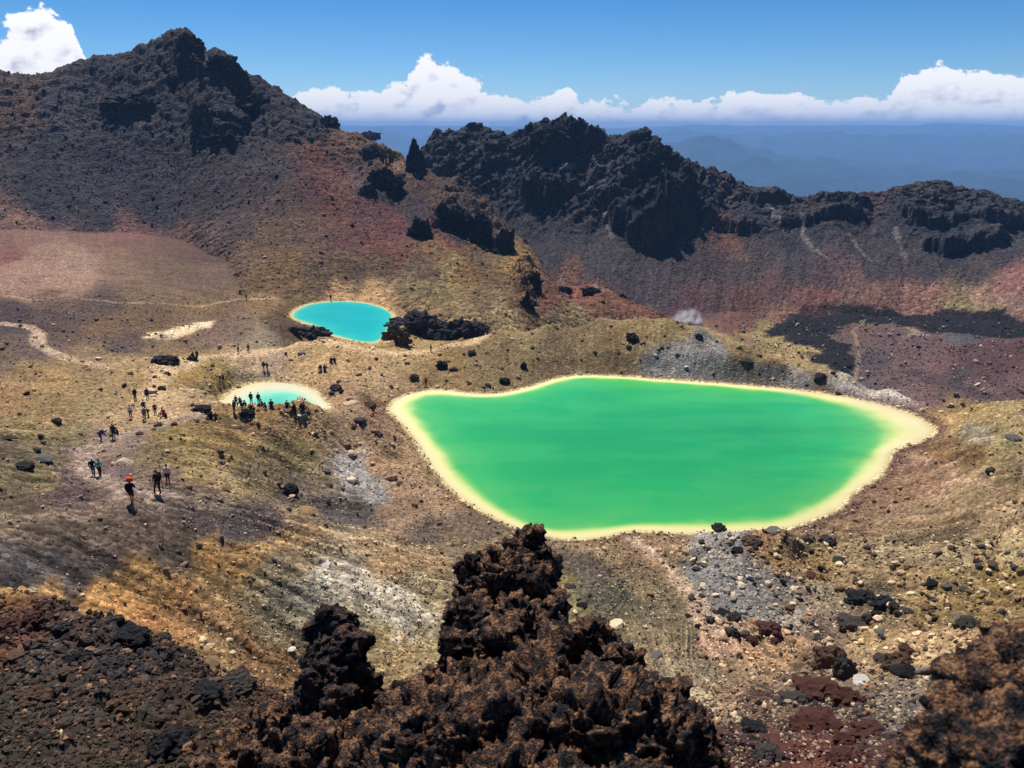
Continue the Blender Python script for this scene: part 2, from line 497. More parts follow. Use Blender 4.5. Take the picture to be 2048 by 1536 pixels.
GC = ctrl([
    (850, 290, 600), (880, 264, 602), (940, 259, 602), (975, 262, 600), (1010, 274, 596), (1050, 264, 590), (1090, 249, 585), (1130, 242, 580), (1165, 258, 576), (1200, 268, 573), (1245, 270, 570), (1290, 264, 562), (1312, 280, 558),
    (1325, 305, 555), (1352, 322, 553), (1380, 334, 555), (1450, 352, 560), (1550, 374, 560), (1640, 383, 560), (1705, 388, 560), (1745, 388, 562), (1790, 378, 566), (1840, 368, 570), (1880, 362, 572), (1925, 374, 572), (1975, 384, 572), (2048, 402, 575), (2200, 440, 580),
    (1000, 330, 560), (1000, 400, 530), (1080, 330, 550), (1100, 400, 515), (1100, 480, 465), (1100, 550, 430), (1160, 330, 545), (1200, 450, 490), (1200, 560, 425), (1300, 330, 535), (1300, 400, 500), (1300, 500, 455), (1300, 600, 412),
    (1450, 400, 535), (1450, 460, 490), (1450, 540, 442), (1450, 625, 402), (1600, 420, 530), (1600, 480, 485), (1600, 550, 440), (1600, 605, 415), (1750, 430, 530), (1750, 500, 480), (1750, 570, 440), (1750, 605, 425), (1900, 420, 540), (1900, 500, 485), (1900, 570, 450), (1900, 600, 438),
    (2048, 450, 540), (2048, 510, 480), (2048, 560, 445), (2200, 550, 440), (940, 320, 575),
], [
    (850, 285, 700, -90), (1130, 242, 660, -60), (1300, 272, 640, -70), (1700, 388, 640, -90), (2048, 402, 650, -90), (850, 285, 900, -330), (1300, 285, 900, -330), (1700, 388, 900, -340), (2100, 402, 900, -340),
    (800, 320, 600, -60), (700, 320, 600, -110), (500, 320, 600, -200), (0, 320, 600, -250), (0, 320, 400, -250), (500, 400, 400, -220), (900, 400, 450, -110), (1100, 550, 370, -112), (1300, 600, 350, -115), (1500, 600, 350, -115), (1800, 600, 370, -112), (2048, 600, 380, -108),
    (600, 900, 150, -200), (1024, 900, 150, -200), (1700, 900, 150, -200),
])

NA = 1300
azs = np.linspace(R(-46), R(46), NA)
rs = np.concatenate([np.geomspace(1.2, 24, 330, endpoint=False), np.geomspace(24, 190, 430, endpoint=False), np.geomspace(190, 640, 600, endpoint=False), np.geomspace(640, 900, 30)])
NR = len(rs)
AZ, RR = np.meshgrid(azs, rs, indexing='ij')
LR = np.log(RR)
X = (RR * np.sin(AZ)).astype(np.float32)
Y = (RR * np.cos(AZ)).astype(np.float32)


def upsample(P, c=0.006):
    """evaluate on every second node and fill in between"""
    a2, r2 = azs[::2], rs[::2]
    A, Q = np.meshgrid(a2, r2, indexing='ij')
    v = rbf(P, A, np.log(Q), c)
    ia = (np.arange(NA) / 2); ir = (np.arange(NR) / 2)
    ia = np.minimum(ia, v.shape[0] - 1.001); ir = np.minimum(ir, v.shape[1] - 1.001)
    i0, j0 = ia.astype(int), ir.astype(int)
    fa, fr = (ia - i0)[:, None], (ir - j0)[None]
    return ((v[i0][:, j0] * (1 - fr) + v[i0][:, j0 + 1] * fr) * (1 - fa) + (v[i0 + 1][:, j0] * (1 - fr) + v[i0 + 1][:, j0 + 1] * fr) * fa)


ZA = (upsample(GA) * RR).astype(np.float32)
ZBm = (upsample(GB, 0.004) * RR).astype(np.float32)
ZC = (upsample(GC, 0.004) * RR).astype(np.float32)

ZBm = np.where(RR < 176, -300, ZBm).astype(np.float32)
ZC = np.where(RR < 350, -300, ZC).astype(np.float32)

# ---- lakes: outlines in the world
def chaikin(P, n=2):
    P = np.asarray(P, float)
    for _ in range(n):
        Q = np.roll(P, -1, 0)
        P = np.stack([P * .75 + Q * .25, P * .25 + Q * .75], 1).reshape(-1, 2)
    return P


def outline(pts, z):
    pts = np.array(pts, float)
    a, t = ray(pts[:, 0], pts[:, 1])
    r = z / t
    return chaikin(np.stack([r * np.sin(a), r * np.cos(a)], 1))


def sdist(P, x, y):
    """signed distance to a polygon, negative inside"""
    x = np.asarray(x, np.float32); y = np.asarray(y, np.float32)
    best = np.full(x.shape, 1e9, np.float32)
    ins = np.zeros(x.shape, bool)
    n = len(P)
    for k in range(n):
        ax, ay = P[k]; bx, by = P[(k + 1) % n]
        ex, ey = bx - ax, by - ay
        L = ex * ex + ey * ey + 1e-12
        h = np.clip(((x - ax) * ex + (y - ay) * ey) / L, 0, 1)
        dx, dy = x - ax - h * ex, y - ay - h * ey
        best = np.minimum(best, dx * dx + dy * dy)
        if ay != by:
            c = ((ay > y) != (by > y)) & (x < (bx - ax) * (y - ay) / (by - ay) + ax)
            ins ^= c
    d = np.sqrt(best)
    return np.where(ins, -d, d)


BIG = outline([(778, 822), (785, 805), (810, 790), (860, 780), (900, 782), (950, 790), (1000, 788), (1060, 775), (1110, 757), (1160, 750), (1230, 752), (1330, 760), (1450, 768), (1570, 778), (1650, 788), (1720, 800),
               (1780, 815), (1830, 832), (1862, 852), (1868, 865), (1850, 880), (1800, 893), (1775, 905), (1770, 935), (1745, 960), (1700, 985), (1690, 1008), (1660, 1025), (1610, 1045), (1560, 1062), (1500, 1067),
               (1400, 1068), (1330, 1065), (1260, 1060), (1200, 1075), (1130, 1080), (1090, 1070), (1040, 1058), (980, 1030), (930, 1000), (890, 965), (860, 925), (835, 880), (800, 840)], ZB)
BIG_IN = outline([(840, 800), (870, 790), (950, 797), (1010, 795), (1070, 783), (1120, 764), (1160, 757), (1230, 758), (1330, 766), (1450, 775), (1570, 787), (1640, 800), (1690, 818), (1728, 842), (1748, 863),
                  (1752, 885), (1735, 905), (1708, 930), (1688, 965), (1640, 998), (1570, 1028), (1500, 1040), (1400, 1043), (1300, 1042), (1200, 1052), (1120, 1058), (1070, 1050), (1010, 1020), (965, 985), (925, 945), (893, 900), (865, 860), (835, 825)], ZB)
SML = outline([(425, 822), (445, 800), (470, 780), (500, 768), (545, 764), (590, 768), (625, 780), (645, 798), (660, 818), (640, 826), (560, 828), (480, 828), (440, 826)], ZS)
SML_IN = outline([(480, 815), (505, 797), (540, 787), (580, 786), (608, 797), (630, 816), (600, 824), (520, 825)], ZS)
BLU = outline([(575, 632), (600, 612), (640, 603), (700, 602), (750, 608), (787, 625), (786, 645), (775, 665), (758, 688), (720, 685), (680, 676), (650, 668), (640, 655), (600, 645)], ZT)
BLU_IN = outline([(588, 632), (610, 614), (645, 606), (700, 604), (745, 611), (780, 626), (778, 645), (765, 665), (750, 683), (720, 681), (690, 672), (665, 665), (650, 652), (610, 641)], ZT)
LAKES = [(BIG, BIG_IN, ZB, 8.0), (SML, SML_IN, ZS, 3.5), (BLU, BLU_IN, ZT, 5.0)]

ZBASE = np.maximum(np.maximum(ZA, ZBm), ZC)
# ---- relief noise in world space
n_big = fbm2(X / 34, Y / 34, 5, 3)
n_mid = fbm2(X / 7, Y / 7, 5, 21)
n_rdg = fbm2(X / 11, Y / 11, 4, 33, mode='r')
n_fin = fbm2(X / 1.6, Y / 1.6, 4, 41, mode='b')
ampA = np.clip(RR / 60, 0.1, 1)
# runnels: noise stretched down the slope between ridge and gully
u = X * 0.6 + Y * 0.8; v = -X * 0.8 + Y * 0.6
run_amt = sstep(20, 28, RR) * (1 - sstep(105, 150, RR)) * (1 - sstep(-5, 30, X))
runnel = fbm2((X * .50 - Y * .87 + 3 * n_big) / 14, (X * .87 + Y * .50 + 5 * n_big) / 1.7, 4, 55)
ZA += (0.50 * n_big + 0.30 * n_mid * (1 - .6 * run_amt) * (1 - .7 * sstep(140, 150, RR))) * ampA * sstep(1, 30, RR) + 0.055 * n_fin * np.clip(RR / 40, 0.25, 1.0) * (1 - .6 * run_amt) + 0.10 * runnel * run_amt
# clinker shelf in the foreground
near = 1 - sstep(15, 24, RR)
leftw = 1 - sstep(-1, 2.5, X)
w1, _ = worley2(X / 0.55 + 0.5 * perlin2(X * 2, Y * 2, 8), Y / 0.55, 61)
w2, _ = worley2(X / 0.19, Y / 0.19 + 0.4 * perlin2(X * 5, Y * 5, 9), 62)
w3, _ = worley2(X / 1.7 + 0.5 * n_mid, Y / 1.7, 63)
clk = 0.50 * (0.5 - w3) + 0.24 * (0.5 - w1) + 0.10 * (0.5 - w2) + 0.22 * fbm2(X / 0.8, Y / 0.8, 5, 64, gain=0.6)
ZA += clk * near * np.clip(RR / 6, 0.25, 1.0) * (0.35 + 0.65 * leftw)
# lava field in the valley
lavaamt = sstep(200, 240, RR) * (1 - sstep(400, 440, RR)) * sstep(20, 60, X)
wl, _ = worley2(X / 9, Y / 9, 65)
ZA += lavaamt * (1.6 * fbm2(X / 22, Y / 22, 5, 66) + 0.8 * (0.5 - wl))
# long low swells on the left plain
pl = sstep(115, 150, RR) * (1 - sstep(-60, -25, X)) * (1 - sstep(330, 400, RR))
ZA += pl * (1.1 * fbm2(X / 60, Y / 16, 4, 67) + 0.4 * fbm2(X / 9, Y / 5, 4, 68, mode='b'))

# mountain: blocks, ribs, ledges
wb, _ = worley2(X / 5.2 + .4 * n_mid, Y / 5.2, 71)
wc, _ = worley2(X / 2.3, Y / 2.3, 72)
hi = sstep(-30, 10, ZBm)
ZBm += 2.4 * n_big + 0.7 * n_mid + (0.5 + 1.2 * hi) * (0.55 - wb) + 0.55 * (0.5 - wc) + hi * 2.4 * (n_rdg - .35)
rockarm = sstep(350, 400, RR) * sstep(-45, -10, X) * (1 - sstep(90, 140, X))
ZBm += rockarm * 3.5 * (n_rdg - 0.3)
# far ridge: cliffs and ledges
upper = sstep(-62, -40, ZC + 4 * n_mid)
dip = fbm2((X * .8 + ZC * 1.6) / 60, (ZC * 1.0 - 0.50 * X + 6 * n_big) / 8.0, 4, 79, mode='r')
calm = (1 - .72 * sstep(R(13), R(17), AZ)).astype(np.float32)
ZC -= 3.2 * (1 - upper)
ZC += 3.2 * n_big * (0.3 + upper * calm) + 1.2 * n_mid * (.25 + .75 * upper) + upper * calm * 1.3 * (n_rdg - .35) + upper * calm * 8.5 * (dip - .35) + 0.5 * (0.5 - wb) * upper


def first_hit(px, py, Zl, rmin):
    a, t = ray(px, py)
    i = int(np.clip(round((float(a) - azs[0]) / (azs[1] - azs[0])), 0, NA - 1))
    c = Zl[i] / rs
    j = np.nonzero((c >= float(t)) & (rs > rmin))[0]
    j = j[0] if len(j) else NR - 2
    return rs[j] * math.sin(float(a)), rs[j] * math.cos(float(a))


def scarp(Zl, pts, h, L, rmin, wall=2.2, seed=0, base=0.0):
    """raise the ground on the left-hand side of a line: a cliff that fades out over L metres behind its edge"""
    P = np.array([first_hit(px, py, Zl, rmin) for px, py in pts])
    m = (X > P[:, 0].min() - L) & (X < P[:, 0].max() + L) & (Y > P[:, 1].min() - L) & (Y < P[:, 1].max() + L)
    x, y = X[m] + 4.5 * n_mid[m] + 3 * n_big[m], Y[m] + 5.0 * n_mid[m] + 1.8 * (n_rdg[m])
    best = np.full(x.shape, 1e9, np.float32); side = np.ones(x.shape, np.float32); par = np.zeros(x.shape, np.float32)
    tot = 0.0
    Ls = [float(np.hypot(*(P[k + 1] - P[k]))) for k in range(len(P) - 1)]
    for k in range(len(P) - 1):
        a, e = P[k], P[k + 1] - P[k]
        hh = np.clip(((x - a[0]) * e[0] + (y - a[1]) * e[1]) / (e @ e), 0, 1)
        d = np.hypot(x - a[0] - hh * e[0], y - a[1] - hh * e[1])
        sd = np.sign(e[0] * (y - a[1]) - e[1] * (x - a[0]))
        q = d < best
        best = np.where(q, d, best); side = np.where(q, sd, side); par = np.where(q, tot + hh * Ls[k], par)
        tot += Ls[k]
    s_ = best * side
    ends = sstep(0, 0.22, par / tot) * (1 - sstep(0.78, 1.0, par / tot))
    up = sstep(0, wall, s_) * (1 - sstep(wall, L, s_)) * (0.75 + 0.5 * fbm2(x / 6, y / 6, 3, seed + 300))
    Zl[m] += h * up * ends


for q, h, L in (([(1080, 300), (1110, 312), (1150, 306), (1190, 290), (1215, 280)], 15, 34), ([(1030, 378), (1055, 405), (1090, 422), (1130, 405), (1180, 370)], 17, 30),
                ([(1190, 425), (1225, 450), (1265, 488), (1300, 490), (1345, 455), (1385, 440)], 15, 24), ([(1180, 410), (1230, 385), (1290, 345), (1320, 335)], 6, 22),
                ([(1290, 385), (1330, 420), (1375, 418), (1400, 380)], 19, 24), ([(1375, 430), (1430, 452), (1480, 470), (1540, 455)], 9, 20),
                ([(1545, 455), (1620, 448), (1690, 432), (1760, 445)], 7, 22), ([(1600, 405), (1660, 402), (1720, 410), (1760, 405)], 6, 16), ([(1770, 425), (1850, 458), (1920, 445), (1960, 430)], 7, 22),
                ([(1820, 490), (1900, 512), (1980, 495), (2040, 480)], 10, 24), ([(940, 345), (1000, 338), (1060, 318)], 6, 18), ([(1450, 395), (1520, 410), (1590, 402)], 7, 16), ([(1950, 440), (2010, 452), (2080, 450)], 8, 20)):
    scarp(ZC, q, h, L, 380, seed=int(h))
for q, h, L in (([(1088, 548), (1050, 512), (1012, 470), (985, 425), (940, 385)], 17, 26), ([(1085, 620), (1060, 570), (1075, 530)], 7, 9), ([(905, 470), (930, 440), (905, 400)], 9, 14),
                ([(735, 300), (760, 318), (800, 318)], 6, 12), ([(425, 240), (470, 262), (520, 245)], 6, 16), ([(190, 215), (240, 222), (290, 215)], 5, 12), ([(340, 125), (390, 140), (415, 110)], 6, 14), ([(380, 250), (430, 285), (500, 270)], 7, 16)):
    scarp(ZBm, q, h, L, 215, seed=int(h))
# scree chutes down the slope
ZC += (1 - upper) * 1.1 * fbm2(AZ * 95 + 2 * n_big, LR * 3.5, 4, 75)

# cut the lakes in
shore_d = []
for (PO, PI_, zl, wdt) in LAKES:
    cx0, cx1 = PO[:, 0].min() - 15, PO[:, 0].max() + 15
    cy0, cy1 = PO[:, 1].min() - 15, PO[:, 1].max() + 15
    m = (X > cx0) & (X < cx1) & (Y > cy0) & (Y < cy1)
    d = sdist(PO, X[m], Y[m]) + 0.45 * fbm2(X[m] / 4, Y[m] / 4, 3, 81)
    z0 = ZA[m]
    out = np.where(d < wdt * .75, np.maximum(zl + 0.03 + 0.10 * d, z0), z0)
    out = zl + 0.03 + 0.09 * d + (out - zl - 0.03 - 0.09 * d) * sstep(0.2, wdt * .75, d)
    ins = zl - 0.05 + np.maximum(d * 0.2, -2.5)
    ZA[m] = np.where(d > 0, out, ins)
    ZBm[m] = np.where(d < 1.5, zl - 5, ZBm[m])
    D = np.full(X.shape, 99.0, np.float32)
    D[m] = d
    shore_d.append(D)

# hummocks and small banks over the middle ground
mid = sstep(24, 60, RR) * (1 - sstep(170, 230, RR))
ZA_add = mid * (1 - .8 * run_amt) * (1 - .6 * sstep(120, 145, RR)) * (0.75 * fbm2(X / 9, Y / 9, 4, 111, mode='b') + 0.35 * fbm2(X / 3.2, Y / 3.2, 3, 112, mode='b'))
for D in shore_d:
    ZA_add = ZA_add * sstep(0.5, 6, D)
ZA += ZA_add.astype(np.float32)


def lic(L, cell, seed):
    """noise smeared along the line of fall, as rills and stone streaks are"""
    g = np.random.default_rng(seed)
    nz = g.random((NA // cell + 2, NR // cell + 2), dtype=np.float32)
    if cell > 1:
        ci, cj = np.arange(NA) / cell, np.arange(NR) / cell
        i_, j_ = ci.astype(int), cj.astype(int); f1 = (ci - i_)[:, None]; f2 = (cj - j_)[None]
        nz = (nz[i_][:, j_] * (1 - f2) + nz[i_][:, j_ + 1] * f2) * (1 - f1) + (nz[i_ + 1][:, j_] * (1 - f2) + nz[i_ + 1][:, j_ + 1] * f2) * f1
    else:
        nz = nz[:NA, :NR]
    da = azs[1] - azs[0]
    drj = np.gradient(rs)
    gi = np.gradient(ZBASE, axis=0) / (RR * da)
    gj = np.gradient(ZBASE, axis=1) / drj[None]
    vi, vj = -gi / (RR * da), -gj / drj[None]
    nn_ = np.hypot(vi, vj) + 1e-9
    vi, vj = (vi / nn_).astype(np.float32), (vj / nn_).astype(np.float32)
    acc = nz.copy(); cnt = 1
    for sg in (1, -1):
        pi_, pj_ = np.meshgrid(np.arange(NA, dtype=np.float32), np.arange(NR, dtype=np.float32), indexing='ij')
        for _ in range(L):
            ii = np.clip(pi_, 0, NA - 1).astype(np.int32); jj = np.clip(pj_, 0, NR - 1).astype(np.int32)
            pi_ += sg * vi[ii, jj]; pj_ += sg * vj[ii, jj]
            ii = np.clip(pi_, 0, NA - 1).astype(np.int32); jj = np.clip(pj_, 0, NR - 1).astype(np.int32)
            acc += nz[ii, jj]; cnt += 1
    acc /= cnt
    slope = np.hypot(gi, gj)
    return ((acc - acc.mean()) / acc.std()).astype(np.float32), slope.astype(np.float32)


RILL1, SLOPE = lic(45, 2, 5)
RILL2, _s = lic(60, 4, 6)
rw = sstep(0.10, 0.35, SLOPE) * sstep(22, 30, RR)
for D in shore_d:
    rw = rw * sstep(0.3, 3, D)
RILL = np.clip(0.95 * RILL1 + 0.5 * RILL2, -2.6, 2.6) * rw
ZA += RILL * 0.0022 * np.minimum(RR, 110) * (1 - .6 * sstep(.9, 1.5, SLOPE)) * (1 - .7 * sstep(125, 145, RR))
ZBm += RILL * 0.22
ZC += RILL * 0.16
LAY = np.zeros(X.shape, np.int8)
Z = ZA.copy()
m = ZBm > Z; Z[m] = ZBm[m]; LAY[m] = 1
m = ZC > Z; Z[m] = ZC[m]; LAY[m] = 2
T = Z / RR


def at(px, py, rmin=0.0, up=0.0):
    """first ground point met by the ray through a photograph pixel -> x, y, z (relative to the lens), depth along the axis"""
    a, t = ray(px, py)
    a, t = float(a), float(t)
    i = (a - azs[0]) / (azs[1] - azs[0])
    i0 = int(min(max(i, 0), NA - 2)); f = i - i0
    col = T[i0] * (1 - f) + T[i0 + 1] * f
    j = np.nonzero((col >= t) & (rs >= rmin))[0]
    if not len(j) or j[0] == 0:
        j1 = NR - 2
    else:
        j1 = j[0]
    g = 0.0 if col[j1] == col[j1 - 1] else (t - col[j1 - 1]) / (col[j1] - col[j1 - 1])
    g = min(max(g, 0), 1)
    r = rs[j1 - 1] + (rs[j1] - rs[j1 - 1]) * g
    z = t * r
    return r * math.sin(a), r * math.cos(a), z + up, r * math.cos(a) * CP - z * SP


def ground_z(x, y):
    a, r = math.atan2(x, y), math.hypot(x, y)
    i = min(max((a - azs[0]) / (azs[1] - azs[0]), 0), NA - 1.001)
    j = min(max(np.interp(r, rs, np.arange(NR)), 0), NR - 1.001)
    i0, j0 = int(i), int(j); fi, fj = i - i0, j - j0
    return float((Z[i0, j0] * (1 - fi) + Z[i0 + 1, j0] * fi) * (1 - fj) + (Z[i0, j0 + 1] * (1 - fi) + Z[i0 + 1, j0 + 1] * fi) * fj)
# ------------------------------------------------------------------ what the ground is made of: colour of the soils, fixed to the ground
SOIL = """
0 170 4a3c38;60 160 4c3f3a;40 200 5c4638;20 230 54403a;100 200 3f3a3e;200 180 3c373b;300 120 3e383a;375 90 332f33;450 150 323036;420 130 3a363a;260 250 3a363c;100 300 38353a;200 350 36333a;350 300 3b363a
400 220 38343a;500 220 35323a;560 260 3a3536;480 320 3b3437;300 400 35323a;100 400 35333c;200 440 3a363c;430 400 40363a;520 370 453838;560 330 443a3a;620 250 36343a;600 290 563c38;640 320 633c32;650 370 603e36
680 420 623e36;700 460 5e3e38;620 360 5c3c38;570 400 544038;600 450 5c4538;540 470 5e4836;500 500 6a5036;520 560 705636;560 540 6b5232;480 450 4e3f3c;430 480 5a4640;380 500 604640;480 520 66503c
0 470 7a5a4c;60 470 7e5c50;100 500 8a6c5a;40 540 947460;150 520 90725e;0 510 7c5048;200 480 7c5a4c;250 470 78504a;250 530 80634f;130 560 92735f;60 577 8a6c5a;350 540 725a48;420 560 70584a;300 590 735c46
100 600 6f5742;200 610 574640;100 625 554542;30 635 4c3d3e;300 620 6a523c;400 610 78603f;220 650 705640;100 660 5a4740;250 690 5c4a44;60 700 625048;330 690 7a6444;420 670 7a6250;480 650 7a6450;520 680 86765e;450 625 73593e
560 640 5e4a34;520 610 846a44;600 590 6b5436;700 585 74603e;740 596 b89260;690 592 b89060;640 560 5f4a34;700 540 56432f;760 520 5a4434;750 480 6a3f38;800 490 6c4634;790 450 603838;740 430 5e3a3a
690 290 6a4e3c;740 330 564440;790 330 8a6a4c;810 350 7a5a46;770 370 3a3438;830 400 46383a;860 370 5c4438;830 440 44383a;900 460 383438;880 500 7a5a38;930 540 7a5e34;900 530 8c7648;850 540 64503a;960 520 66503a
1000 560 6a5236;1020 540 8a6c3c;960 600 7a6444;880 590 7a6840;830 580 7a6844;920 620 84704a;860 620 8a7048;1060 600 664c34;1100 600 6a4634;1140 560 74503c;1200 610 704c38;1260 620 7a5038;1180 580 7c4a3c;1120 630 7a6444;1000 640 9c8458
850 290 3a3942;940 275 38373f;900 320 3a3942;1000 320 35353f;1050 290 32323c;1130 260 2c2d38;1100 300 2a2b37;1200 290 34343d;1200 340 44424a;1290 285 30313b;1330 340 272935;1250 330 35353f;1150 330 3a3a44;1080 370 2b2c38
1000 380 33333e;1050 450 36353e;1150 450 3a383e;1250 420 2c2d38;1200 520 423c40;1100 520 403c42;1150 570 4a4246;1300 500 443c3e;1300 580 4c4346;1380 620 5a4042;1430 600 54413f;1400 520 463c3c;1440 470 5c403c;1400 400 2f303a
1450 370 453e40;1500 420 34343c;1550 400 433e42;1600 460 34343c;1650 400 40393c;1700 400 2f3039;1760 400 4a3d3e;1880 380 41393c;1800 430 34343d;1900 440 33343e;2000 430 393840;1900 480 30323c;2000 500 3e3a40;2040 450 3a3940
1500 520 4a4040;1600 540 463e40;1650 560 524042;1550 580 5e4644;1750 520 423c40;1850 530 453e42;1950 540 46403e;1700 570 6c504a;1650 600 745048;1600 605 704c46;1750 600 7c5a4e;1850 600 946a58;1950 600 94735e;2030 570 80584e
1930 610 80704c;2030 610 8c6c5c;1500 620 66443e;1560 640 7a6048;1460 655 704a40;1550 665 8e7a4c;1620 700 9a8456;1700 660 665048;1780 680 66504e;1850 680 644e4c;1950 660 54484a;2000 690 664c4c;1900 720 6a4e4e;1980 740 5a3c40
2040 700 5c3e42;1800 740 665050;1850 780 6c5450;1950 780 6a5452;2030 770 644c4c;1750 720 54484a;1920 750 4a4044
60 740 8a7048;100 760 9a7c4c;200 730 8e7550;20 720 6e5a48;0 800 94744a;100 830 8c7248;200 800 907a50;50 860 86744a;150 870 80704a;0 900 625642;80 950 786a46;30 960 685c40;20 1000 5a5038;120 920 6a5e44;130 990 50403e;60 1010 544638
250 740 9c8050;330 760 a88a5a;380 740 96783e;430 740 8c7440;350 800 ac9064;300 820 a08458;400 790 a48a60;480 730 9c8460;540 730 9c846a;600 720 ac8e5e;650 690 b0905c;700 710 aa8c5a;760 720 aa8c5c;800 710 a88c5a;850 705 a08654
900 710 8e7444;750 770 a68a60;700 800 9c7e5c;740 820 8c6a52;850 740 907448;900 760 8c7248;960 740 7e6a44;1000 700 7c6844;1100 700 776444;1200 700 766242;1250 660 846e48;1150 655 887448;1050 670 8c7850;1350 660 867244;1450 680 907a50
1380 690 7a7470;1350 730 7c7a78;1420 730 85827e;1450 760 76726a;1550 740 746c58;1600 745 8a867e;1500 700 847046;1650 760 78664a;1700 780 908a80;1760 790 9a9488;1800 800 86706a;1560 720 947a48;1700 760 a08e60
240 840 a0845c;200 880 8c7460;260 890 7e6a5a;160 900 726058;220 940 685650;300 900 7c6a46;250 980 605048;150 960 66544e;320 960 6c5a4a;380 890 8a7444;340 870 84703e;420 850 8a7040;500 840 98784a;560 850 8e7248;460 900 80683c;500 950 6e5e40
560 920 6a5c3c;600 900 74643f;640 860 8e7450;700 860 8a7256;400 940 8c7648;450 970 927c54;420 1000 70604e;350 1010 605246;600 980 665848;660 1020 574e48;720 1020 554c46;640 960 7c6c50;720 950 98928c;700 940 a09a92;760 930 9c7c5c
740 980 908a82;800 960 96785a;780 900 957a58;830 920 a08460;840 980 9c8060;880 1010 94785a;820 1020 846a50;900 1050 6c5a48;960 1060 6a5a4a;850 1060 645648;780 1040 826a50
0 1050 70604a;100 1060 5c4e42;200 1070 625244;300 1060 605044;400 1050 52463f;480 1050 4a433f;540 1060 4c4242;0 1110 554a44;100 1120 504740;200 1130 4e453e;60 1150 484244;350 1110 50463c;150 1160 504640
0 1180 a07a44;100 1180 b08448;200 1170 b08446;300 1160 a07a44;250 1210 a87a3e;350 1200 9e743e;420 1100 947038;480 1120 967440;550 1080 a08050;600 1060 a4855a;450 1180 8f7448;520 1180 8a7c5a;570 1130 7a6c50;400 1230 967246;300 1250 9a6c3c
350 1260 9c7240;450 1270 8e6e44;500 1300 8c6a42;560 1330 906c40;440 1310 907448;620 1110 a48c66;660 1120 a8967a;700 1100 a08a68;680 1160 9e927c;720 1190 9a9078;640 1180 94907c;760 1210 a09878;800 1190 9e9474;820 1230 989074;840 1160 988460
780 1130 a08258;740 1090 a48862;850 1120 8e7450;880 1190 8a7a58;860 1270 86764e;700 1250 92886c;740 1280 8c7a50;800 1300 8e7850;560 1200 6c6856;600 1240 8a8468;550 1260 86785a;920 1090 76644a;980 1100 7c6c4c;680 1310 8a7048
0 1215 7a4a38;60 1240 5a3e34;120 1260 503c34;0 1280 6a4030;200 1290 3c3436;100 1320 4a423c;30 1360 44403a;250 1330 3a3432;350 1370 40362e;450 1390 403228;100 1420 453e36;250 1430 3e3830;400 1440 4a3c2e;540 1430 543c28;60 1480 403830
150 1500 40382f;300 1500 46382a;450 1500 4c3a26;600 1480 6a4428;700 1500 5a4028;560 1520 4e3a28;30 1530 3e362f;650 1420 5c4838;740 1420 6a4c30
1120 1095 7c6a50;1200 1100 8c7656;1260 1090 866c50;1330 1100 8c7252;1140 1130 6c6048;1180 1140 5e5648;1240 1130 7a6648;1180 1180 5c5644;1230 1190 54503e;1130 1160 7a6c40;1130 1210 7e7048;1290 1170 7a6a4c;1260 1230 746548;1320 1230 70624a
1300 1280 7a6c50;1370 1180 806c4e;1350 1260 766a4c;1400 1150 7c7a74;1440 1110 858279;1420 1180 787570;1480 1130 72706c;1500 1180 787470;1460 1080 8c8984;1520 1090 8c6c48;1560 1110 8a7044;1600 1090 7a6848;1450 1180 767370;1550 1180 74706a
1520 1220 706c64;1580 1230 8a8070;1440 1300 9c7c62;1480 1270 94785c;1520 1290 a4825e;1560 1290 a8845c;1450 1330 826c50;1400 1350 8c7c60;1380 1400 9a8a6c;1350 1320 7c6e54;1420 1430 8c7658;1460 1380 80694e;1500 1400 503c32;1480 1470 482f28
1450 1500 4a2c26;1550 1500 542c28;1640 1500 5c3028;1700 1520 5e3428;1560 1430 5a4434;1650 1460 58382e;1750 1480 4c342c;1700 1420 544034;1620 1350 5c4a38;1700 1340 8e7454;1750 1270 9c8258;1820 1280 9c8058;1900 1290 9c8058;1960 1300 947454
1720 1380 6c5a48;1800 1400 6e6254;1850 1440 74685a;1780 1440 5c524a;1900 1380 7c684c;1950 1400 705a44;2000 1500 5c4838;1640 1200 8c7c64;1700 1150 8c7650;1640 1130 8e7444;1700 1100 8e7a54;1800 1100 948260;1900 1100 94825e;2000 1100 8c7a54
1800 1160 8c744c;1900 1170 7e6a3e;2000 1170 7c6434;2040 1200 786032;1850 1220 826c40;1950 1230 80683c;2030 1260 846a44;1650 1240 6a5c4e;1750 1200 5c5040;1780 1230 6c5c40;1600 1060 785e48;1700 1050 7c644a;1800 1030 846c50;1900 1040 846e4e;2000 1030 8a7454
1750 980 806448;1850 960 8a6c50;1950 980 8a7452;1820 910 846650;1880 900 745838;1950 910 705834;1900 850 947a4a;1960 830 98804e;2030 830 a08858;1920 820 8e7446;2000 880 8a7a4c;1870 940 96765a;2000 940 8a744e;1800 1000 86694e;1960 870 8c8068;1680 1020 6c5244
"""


def lin(hexes):
    a = np.array([[int(h[i:i + 2], 16) / 255 for i in (0, 2, 4)] for h in hexes])
    return np.where(a <= 0.04045, a / 12.92, ((a + 0.055) / 1.055) ** 2.4)


_pts = []
for ln in SOIL.strip().split('\n'):
    for e in ln.split(';'):
        a_, b_, c_ = e.split()
        _pts.append((float(a_), float(b_), c_))
_xy = np.array([(p[0], p[1]) for p in _pts])
_c = lin([p[2] for p in _pts])
_ar = []
for p in _pts:
    q = at(p[0], p[1])
    _ar.append((math.atan2(q[0], q[1]), math.log(math.hypot(q[0], q[1])), q[2] / math.hypot(q[0], q[1])))
_ar = np.array(_ar)


